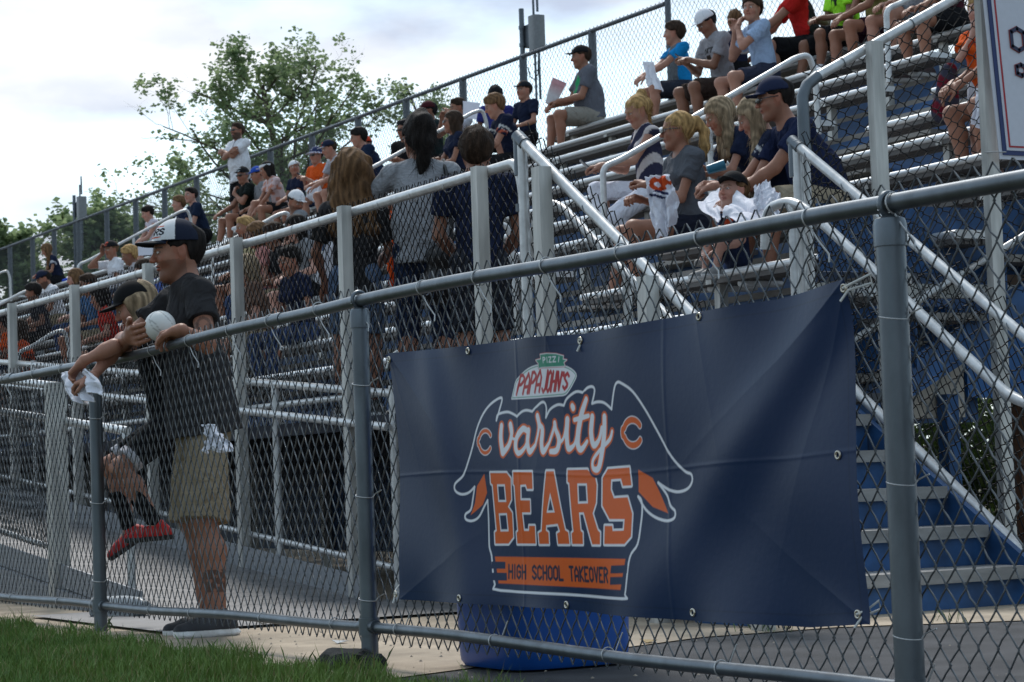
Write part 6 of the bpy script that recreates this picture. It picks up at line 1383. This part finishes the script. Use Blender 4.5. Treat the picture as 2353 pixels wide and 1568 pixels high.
def word(txt):
    def fn(g, V, c):
        tot = len(txt) + (len(txt) - 1) * .4; ls, _ = glyphs(txt, lambda s, t: ((s / tot - .5) * .22, t * .045), 1.4)
        d = V - (g.chest + g.up * .005); a = -(d @ g.l) * -1; m = (d @ g.f) > .03; q = sdf_line(ls, a, d @ g.up); c[m & (q < .006)] = (.02, .02, .02)
        m2 = m & (np.abs(a) < .045) & (np.abs((d @ g.up) + .045) < .022); c[m2] = (.03, .02, .015); return c
    return fn
WC = sit('boy in a white cap and grey lettered t-shirt looking down at his phone', 1668, 9, 172, 1.03, lean=.26, hy=4, hp=34, tone='mid', top=((.27, .265, .29), .62, word('DOWFDY')), bot=((.045, .03, .025), .92), shoes=(.02, .02, .02), hair=('short', 'black'), cap=dict(col=(.70, .70, .74), logo=((.03, .03, .05), .010), ls=9, hi=.01), hands={1: (.36, -.02, .26), -1: (.36, -.10, .24)}, hand={1: dict(curl=.8), -1: dict(curl=.8)})
phone(WC, None, 'black phone held by the boy in the white cap')
sit('small blond boy in navy seen from behind on the top row', 1694, 10, 60, .74, dx=-.05, lean=.02, tone='fair', top=(NAVY, .6), bot=(BLK, .8), hair=('short', 'sandy'), feet={1: (.3, .12, -.3), -1: (.3, -.12, -.3)}, hands={1: (.2, .1, .1), -1: (.2, -.1, .1)})
sit('boy in a light blue t-shirt holding a hand to his mouth', 1762, 9, 168, 1.0, lean=.24, hy=42, hp=2, tone='fair', top=((.32, .42, .60), .6), bot=((.03, .035, .06), .8), shoes=(.03, .03, .03), sock=(BLK, .3), hair=('thick', 'brown'), hands={1: (.28, .0, .46), -1: (.22, -.22, .46)}, elbow={1: (.5, .3, -1), -1: (.5, -.4, -1)}, hand={1: dict(d=(-.4, 0, 1), pn=(-1, 0, 0), curl=.9), -1: dict(d=(0, 0, 1), pn=(1, .3, 0), curl=.9)})
RM = sit('man in red and black t-shirt leaning over his knees, white cap in hand', 1865, 10, 160, 1.1, lean=.36, hy=8, hp=18, tone='fair', top=((.50, .02, .018), .62, lambda g, V, c: (c.__setitem__((((V - g.waist) @ g.f0 < .02) & ((V - g.waist) @ g.l > .02)), (.02, .02, .02)) or c)), bot=(BLK, .95), shoes=(.04, .04, .04), sock=(BLK, .2), hair=('short', 'brown'), hands={1: (.50, -.06, .12), -1: (.52, -.12, .12)}, elbow={1: (0, 1, -.5)}, feet={1: (.40, .14, -.42), -1: (.5, -.22, -.42)})
g_ = RM.wr[1] + unit(RM.wr[1] - RM.el[1]) * .16 - np.array([0, 0, .03]); F = Fld(g_ - .16, g_ + .16, .008); R_i = np.array([unit(RGT), unit(np.cross(UPV, RGT)), UPV]); F.ell(g_, (.085, .055, .05), R_i, .01); F.ell(g_ + RGT * .06 - UPV * .02, (.07, .05, .012), R_i, .01)
V, Q = F.mesh(); o = rawmesh('cap', V, Q, capm, None, True, np.where(((V - g_) @ RGT > .045)[:, None], np.array([.03, .035, .08]), np.array([.6, .6, .63]))); tag(o, 'white and navy cap dangling from the hand of the man in red', 'cap')
sit('child in a neon yellow green sports shirt with white socks', 1955, 10, 172, .98, lean=.20, hy=14, hp=10, tone='mid', top=((.34, .80, .04), .6, patch((.02, .03, .02), .02, .0, .085, .55, 50)), bot=(BLK, .95), shoes=(.16, .30, .03), sock=((.62, .62, .66), .30), hair=('short', 'dark'), hands={1: (.30, .03, .18), -1: (.34, -.04, .16)}, feet={1: (.42, .12, -.42), -1: (.50, -.18, -.46)})
sit('child in maroon shorts between the neon shirt and the bent handrail', 2025, 10, 170, .98, lean=.20, hy=0, hp=10, tone='tan', top=((.20, .18, .06), .6), bot=((.03, .01, .02), .7), shoes=(.08, .05, .05), sock=((.1, .02, .03), .2), hair=('short', 'brown'), hands={1: (.4, .03, .10), -1: (.4, -.04, .10)}, feet={1: (.38, .12, -.42), -1: (.45, -.12, -.46)})
sit('person with bare knees in grey shorts above the sloping end railing', 2115, 10, 172, 1.0, lean=.15, tone='fair', top=((.3, .3, .33), .6), bot=((.15, .16, .18), .7), shoes=(.1, .08, .05), hair=('short', 'brown'), feet={1: (.38, .12, -.42), -1: (.45, -.12, -.44)})
sit('woman in a dark maroon top on the top row at the upper right', 2190, 9, 172, 1.0, lean=.2, fem=True, tone='tan', top=((.05, .012, .02), .6), bot=(BLK, .7), shoes=(.05, .03, .03), hair=('long', 'brown'))
# ------------------------------------------------------------------ right section
GG = rowhip(2270, 4, -.02, 0); GG[2] = sz(4) - .435 + .93 * (1.24 / 1.78)
g = skeleton(GG, 200, 1.24 / 1.78, lean=.05, hy=12, hp=4, fem=True, hands={1: (.20, .12, .02), -1: (.12, -.05, .46)}, elbow={-1: (.4, -.5, -1)}, feet={1: (0, .09, -.845), -1: (.05, -.09, -.845)}, knee={1: (1, 0, 0), -1: (1, 0, 0)})
person('girl in an orange t-shirt standing behind the black mesh beside the sign', g, autores(GG), 'pale', top=(ORG, .5, patch((.3, .03, .01), .01, 0, .05, 1, 70), .06), bot=((.5, .5, .55), .5), shoes=(.1, .05, .05), hair=('short', 'blond'), hand={-1: dict(d=(0, .3, 1), pn=(-1, 0, 0), curl=.9)})
SW = sit('woman in a grey t-shirt with dark hair sitting next to the girl in orange', 2350, 4, 168, .98, lean=.22, hy=-4, hp=10, fem=True, tone='tan', top=((.10, .11, .13), .6), bot=((.10, .06, .04), .7), shoes=(.05, .05, .05), hair=('bob', 'black'), hands={1: (.46, .03, .10), -1: (.46, -.04, .12)})
cloth_sheet('white cloth hanging beside the knees of the woman behind the sign', [onx(2240, 205, 8.95), onx(2276, 200, 8.95), onx(2262, 300, 8.95), onx(2236, 285, 8.95)], 2, .02, 21)
g_ = onx(2183, 215, 9.4); F = Fld(g_ - .3, g_ + .3, .010); F.cone(g_ + np.array([0, 0, .14]), g_ - np.array([.02, -.03, .10]), .06, .10, .05, (np.array([.9, .4, 0]), 1.4)); F.folds(.01, 3, 30); V, Q = F.mesh()
t_ = (V - g_) @ np.array([.3, -.7, 1.]); o = rawmesh('backpack', V, Q, clothm, None, True, np.where((np.sin(t_ * 34) > .1)[:, None], np.array([.12, .01, .02]), np.array([.04, .04, .06]))); tag(o, 'dark red and black drawstring bag hanging behind the black mesh', 'bag')
pc = [onx(316, 558, 8.6), onx(352, 552, 8.6), onx(350, 586, 8.6), onx(318, 588, 8.6)]; mb = MB(); mb.add([*pc, *[p + np.array([.006, .003, 0]) for p in pc]], [(0, 1, 2, 3), (7, 6, 5, 4), (0, 4, 5, 1), (1, 5, 6, 2), (2, 6, 7, 3), (3, 7, 4, 0)])
held('paper', 'folded white papers held up behind the cap peak of the man at the fence', 'paper', mb, mat('paper', (.62, .62, .70), .8, var=.03), None, False)
# two women and the family in the lower rows
BW = sit('blonde woman in white trousers holding a phone behind the ponytail woman', 1500, 4, 168, .98, lean=.12, hy=10, hp=22, fem=True, tone='fair', top=((.10, .03, .05), .0, lambda g, V, c: np.where((np.sin(V[:, 1] * 30 + V[:, 2] * 34) > .3)[:, None], np.array([.5, .45, .45]), np.array([.03, .03, .06]))), bot=((.66, .66, .74), 1.6), shoes=(.3, .25, .2),
         hair=('pony', 'blond', [(-.07, 0, .11), (-.11, -.02, .13), (-.15, -.06, .02), (-.13, -.10, -.10)], [.03, .035, .04, .02]), hands={1: (.42, .02, .20), -1: (.36, -.10, .20)}, hand={1: dict(curl=.6), -1: dict(curl=.8)}, feet={1: (.05, .0, -.48), -1: (.30, -.25, -.36)}, knee={1: (1, .0, .9), -1: (1, -.3, .6)})
phone(BW, None, 'silver phone in the hands of the blonde woman', BW.wr[1] + unit(BW.wr[1] - BW.el[1]) * .15)
PW = sit('woman with blonde ponytail, sunglasses and grey v-neck t-shirt folding a white shirt', 1590, 2, 164, 1.04, lean=.08, twist=6, hy=-14, hp=4, fem=True, fat=.012, tone='tan', top=((.085, .09, .105), .55, None, .04), necklow=.035, bot=((.012, .014, .025), .42), shoes=(.2, .2, .2), glasses=True,
         hair=('pony', 'blond', [(-.10, 0, .055), (-.135, 0, .06), (-.175, .0, -.02), (-.165, .01, -.12), (-.15, .02, -.20)], [.016, .030, .036, .036, .012]), hands={1: (.27, .0, .29), -1: (.30, -.13, .22)}, elbow={1: (-.4, .7, -1), -1: (-.1, -.6, -1)}, hand={1: dict(curl=.9), -1: dict(curl=.95)}, feet={1: (.42, .05, -.40), -1: (.50, -.18, -.40)})
wt = PW.wr[1] - unit(PW.wr[1] - PW.el[1]) * .02; mb = MB(); e_ = unit(PW.wr[1] - PW.el[1]); U_ = unit(np.cross(e_, (0, 0, 1))); V_ = np.cross(e_, U_)
mb.tube([wt + (U_ * math.cos(a) + V_ * math.sin(a)) * .031 for a in np.linspace(0, 2 * math.pi, 17)[:-1]], .006, 6, closed=True)
held('wristwatch', 'white wristwatch on the arm of the ponytail woman', 'watch', mb, mat('white rubber', (.55, .55, .55), .5, var=.02))
def printed(V):
    c = np.tile([.64, .64, .70], (len(V), 1)); ctr = onx(1520, 418, 7.75); d = V - ctr; a, b = d @ RGT, d @ UPV; m = ((a / .07) ** 2 + (b / .05) ** 2 < 1) & (np.sin(a * 90) + np.sin(b * 110 + a * 30) > -.6); c[m] = (.50, .07, .02)
    m = ((a + .01) ** 2 / .06 ** 2 + (b + .075) ** 2 / .03 ** 2 < 1) & (np.sin(b * 190 + a * 60) > -.1); c[m] = (.02, .025, .07); return c
cloth_sheet('white t-shirt with orange print held up by the ponytail woman', [onx(1478, 408, 7.75), onx(1542, 398, 7.85), onx(1560, 500, 7.85), onx(1512, 560, 7.75)], 2, .022, 17, fn=printed, name='white_shirt', cat='shirt', group=None, crumple=.02, n=70)
LB = sit('girl with long ash blonde hair and navy jersey leaning over the toddler', 1830, 2, 150, .98, lean=.42, hy=-4, hp=28, fem=True, tone='fair', top=(NAVY, .55, stripe((.5, .5, .5))), bot=(DENIM, 1.9), shoes=(.4, .42, .3), hair=('long', 'ash', .46, (.30, 0, -1)), hands={1: (.52, -.04, .18), -1: (.5, -.14, .20)}, hand={1: dict(curl=1.0), -1: dict(curl=1.)}, feet={1: (.44, .08, -.42), -1: (.55, -.1, -.42)})
sit('girl in navy t-shirt reaching forward behind the long haired girl', 1762, 3, 170, .9, lean=.72, hy=-8, hp=26, fem=True, tone='fair', top=(NAVY, .6), bot=(BLK, .8), hair=('long', 'ash', .25, (.15, 0, -1)), hands={1: (.55, .0, .10), -1: (.5, -.2, .22)})
cp_ = onx(1645, 385, 8.2); mb = MB(); dr = unit(RGT * .8 + UPV * .25); mb.tube([cp_ - dr * .06, cp_ - dr * .055, cp_ + dr * .06], [.02, .03, .036], 18); held('cup', 'teal tumbler tipped over beside the toddler', 'cup', mb, mat('teal plastic', (.01, .12, .20), .3, var=.05))
TD = sit('toddler in a dark cap and a navy jersey with orange collar', 1698, 1, 176, .56, lean=.0, hy=18, hp=-4, hs=1.18, tone='pale', dx=.1, top=(NAVY, .6, lambda g, V, c: (c.__setitem__(np.linalg.norm(V - g.nb - g.f * .04, axis=1) < .075, (.45, .06, .02)) or c)), bot=(NAVY, .8), feet={1: (.36, .12, -.12), -1: (.36, -.1, -.12)}, shoes=(.2, .2, .2), hair=('short', 'sandy'), cap=dict(col=BLK, rot=20, tilt=.2), hands={1: (.30, .12, .1), -1: (.3, -.12, .1)})
cloth_sheet('crumpled white shirt spread over the lap of the long haired girl', [onx(1655, 490, 7.45), onx(1700, 432, 7.75), onx(1800, 470, 7.7), onx(1770, 535, 7.4)], 2, .018, 23, name='white_shirt', cat='shirt', group=None, crumple=.022, n=70)
cloth_sheet('bunched white shirt held by the man in the navy cap above the toddler', [onx(1728, 435, 7.6), onx(1768, 420, 7.75), onx(1800, 470, 7.7), onx(1735, 490, 7.5)], 1.5, .015, 29, name='white_shirt', cat='shirt', group=None, crumple=.02, n=60)
cloth_sheet('white shirt spread on the bench left of the toddler', [onx(1605, 470, 7.8), onx(1672, 420, 7.95), onx(1690, 470, 7.8), onx(1640, 512, 7.6)], 2, .015, 25, name='white_shirt', cat='shirt', group=None, crumple=.02, n=60)
sit('man in navy cap, sunglasses and navy t-shirt at the end of the row', 1905, 2, 166, 1.06, lean=.62, hy=-12, hp=10, neck=.02, tone='tan', fat=.03, top=((.012, .018, .05), .62), bot=((.30, .25, .18), .9), shoes=(.05, .05, .05), glasses=True, hair=('short', 'dark'), beard=.12, cap=dict(col=(.014, .02, .05), logo=((.5, .12, .03), .010), ls=9, tilt=.05),
    hands={1: (.56, .02, .05), -1: (.56, -.10, .05)}, elbow={1: (0, .6, -1)}, hand={1: dict(curl=.8)}, feet={1: (.44, .12, -.42), -1: (.50, -.16, -.42)})
# ------------------------------------------------------------------ spectators half hidden behind the walkway railing
LOW = [(30, 2, 'orange t-shirt', ORG, 'at the far left, lowest rows', 'dark'), (72, 1, 'burnt orange t-shirt', (.5, .07, .02), 'just above the fence at the far left', 'brown'), (105, 4, 'dark jacket', (.03, .03, .04), 'below the bearded man', 'dark'), (208, 4, 'tan shirt', (.20, .13, .08), 'behind the second railing post', 'sandy'), (228, 3, 'light denim shirt', (.06, .13, .26), 'right of the second railing post', 'brown'),
       (262, 2, 'red shirt', (.42, .03, .02), 'left of the black capped child', 'dark'), (330, 5, 'pale top', (.42, .40, .42), 'behind the peak of the white-front cap', 'blond'), (372, 3, 'blue and white shirt', (.08, .12, .34), 'between the child and the man at the fence', 'brown'),
       (590, 4, 'cream top', (.45, .38, .22), 'right of the third railing post', 'blond'), (628, 3, 'pink top', (.45, .20, .18), 'in the middle of the mesh', 'sandy'), (668, 3, 'black t-shirt', BLK, 'left of the hanging white towel', 'brown'), (725, 3, 'grey t-shirt', GREYT, 'next to the hanging white towel', 'dark'), (700, 1, 'navy jersey', NAVY, 'low behind the mesh near the curly haired woman', 'dark'), (610, 1, 'brown shirt', (.12, .07, .05), 'low in the middle of the mesh', 'ash')]
for i, (px, j, what, c, where, hcx) in enumerate(LOW):
    sit('spectator in %s %s' % ('an ' + what if what[0] in 'aeiou' else 'a ' + what, where), px, j, 172 + (i * 37) % 30 - 12, .92 + .02 * (i % 5), lean=.2 + .05 * (i % 4), hy=(i * 53) % 50 - 25, hp=8 + (i * 17) % 15, fem=i % 3 == 0, tone=['tan', 'fair', 'mid', 'pale'][i % 4], top=(c, .6), bot=[(DENIM, 1.9), (KHAKI, .8), (BLK, .8)][i % 3], shoes=(.2, .2, .2), hair=(['short', 'bob', 'thick', 'long'][i % 4], hcx))
for o in list(COL.objects):
    if o.type == 'EMPTY' and o.get('category') == 'person': fixparent(o)
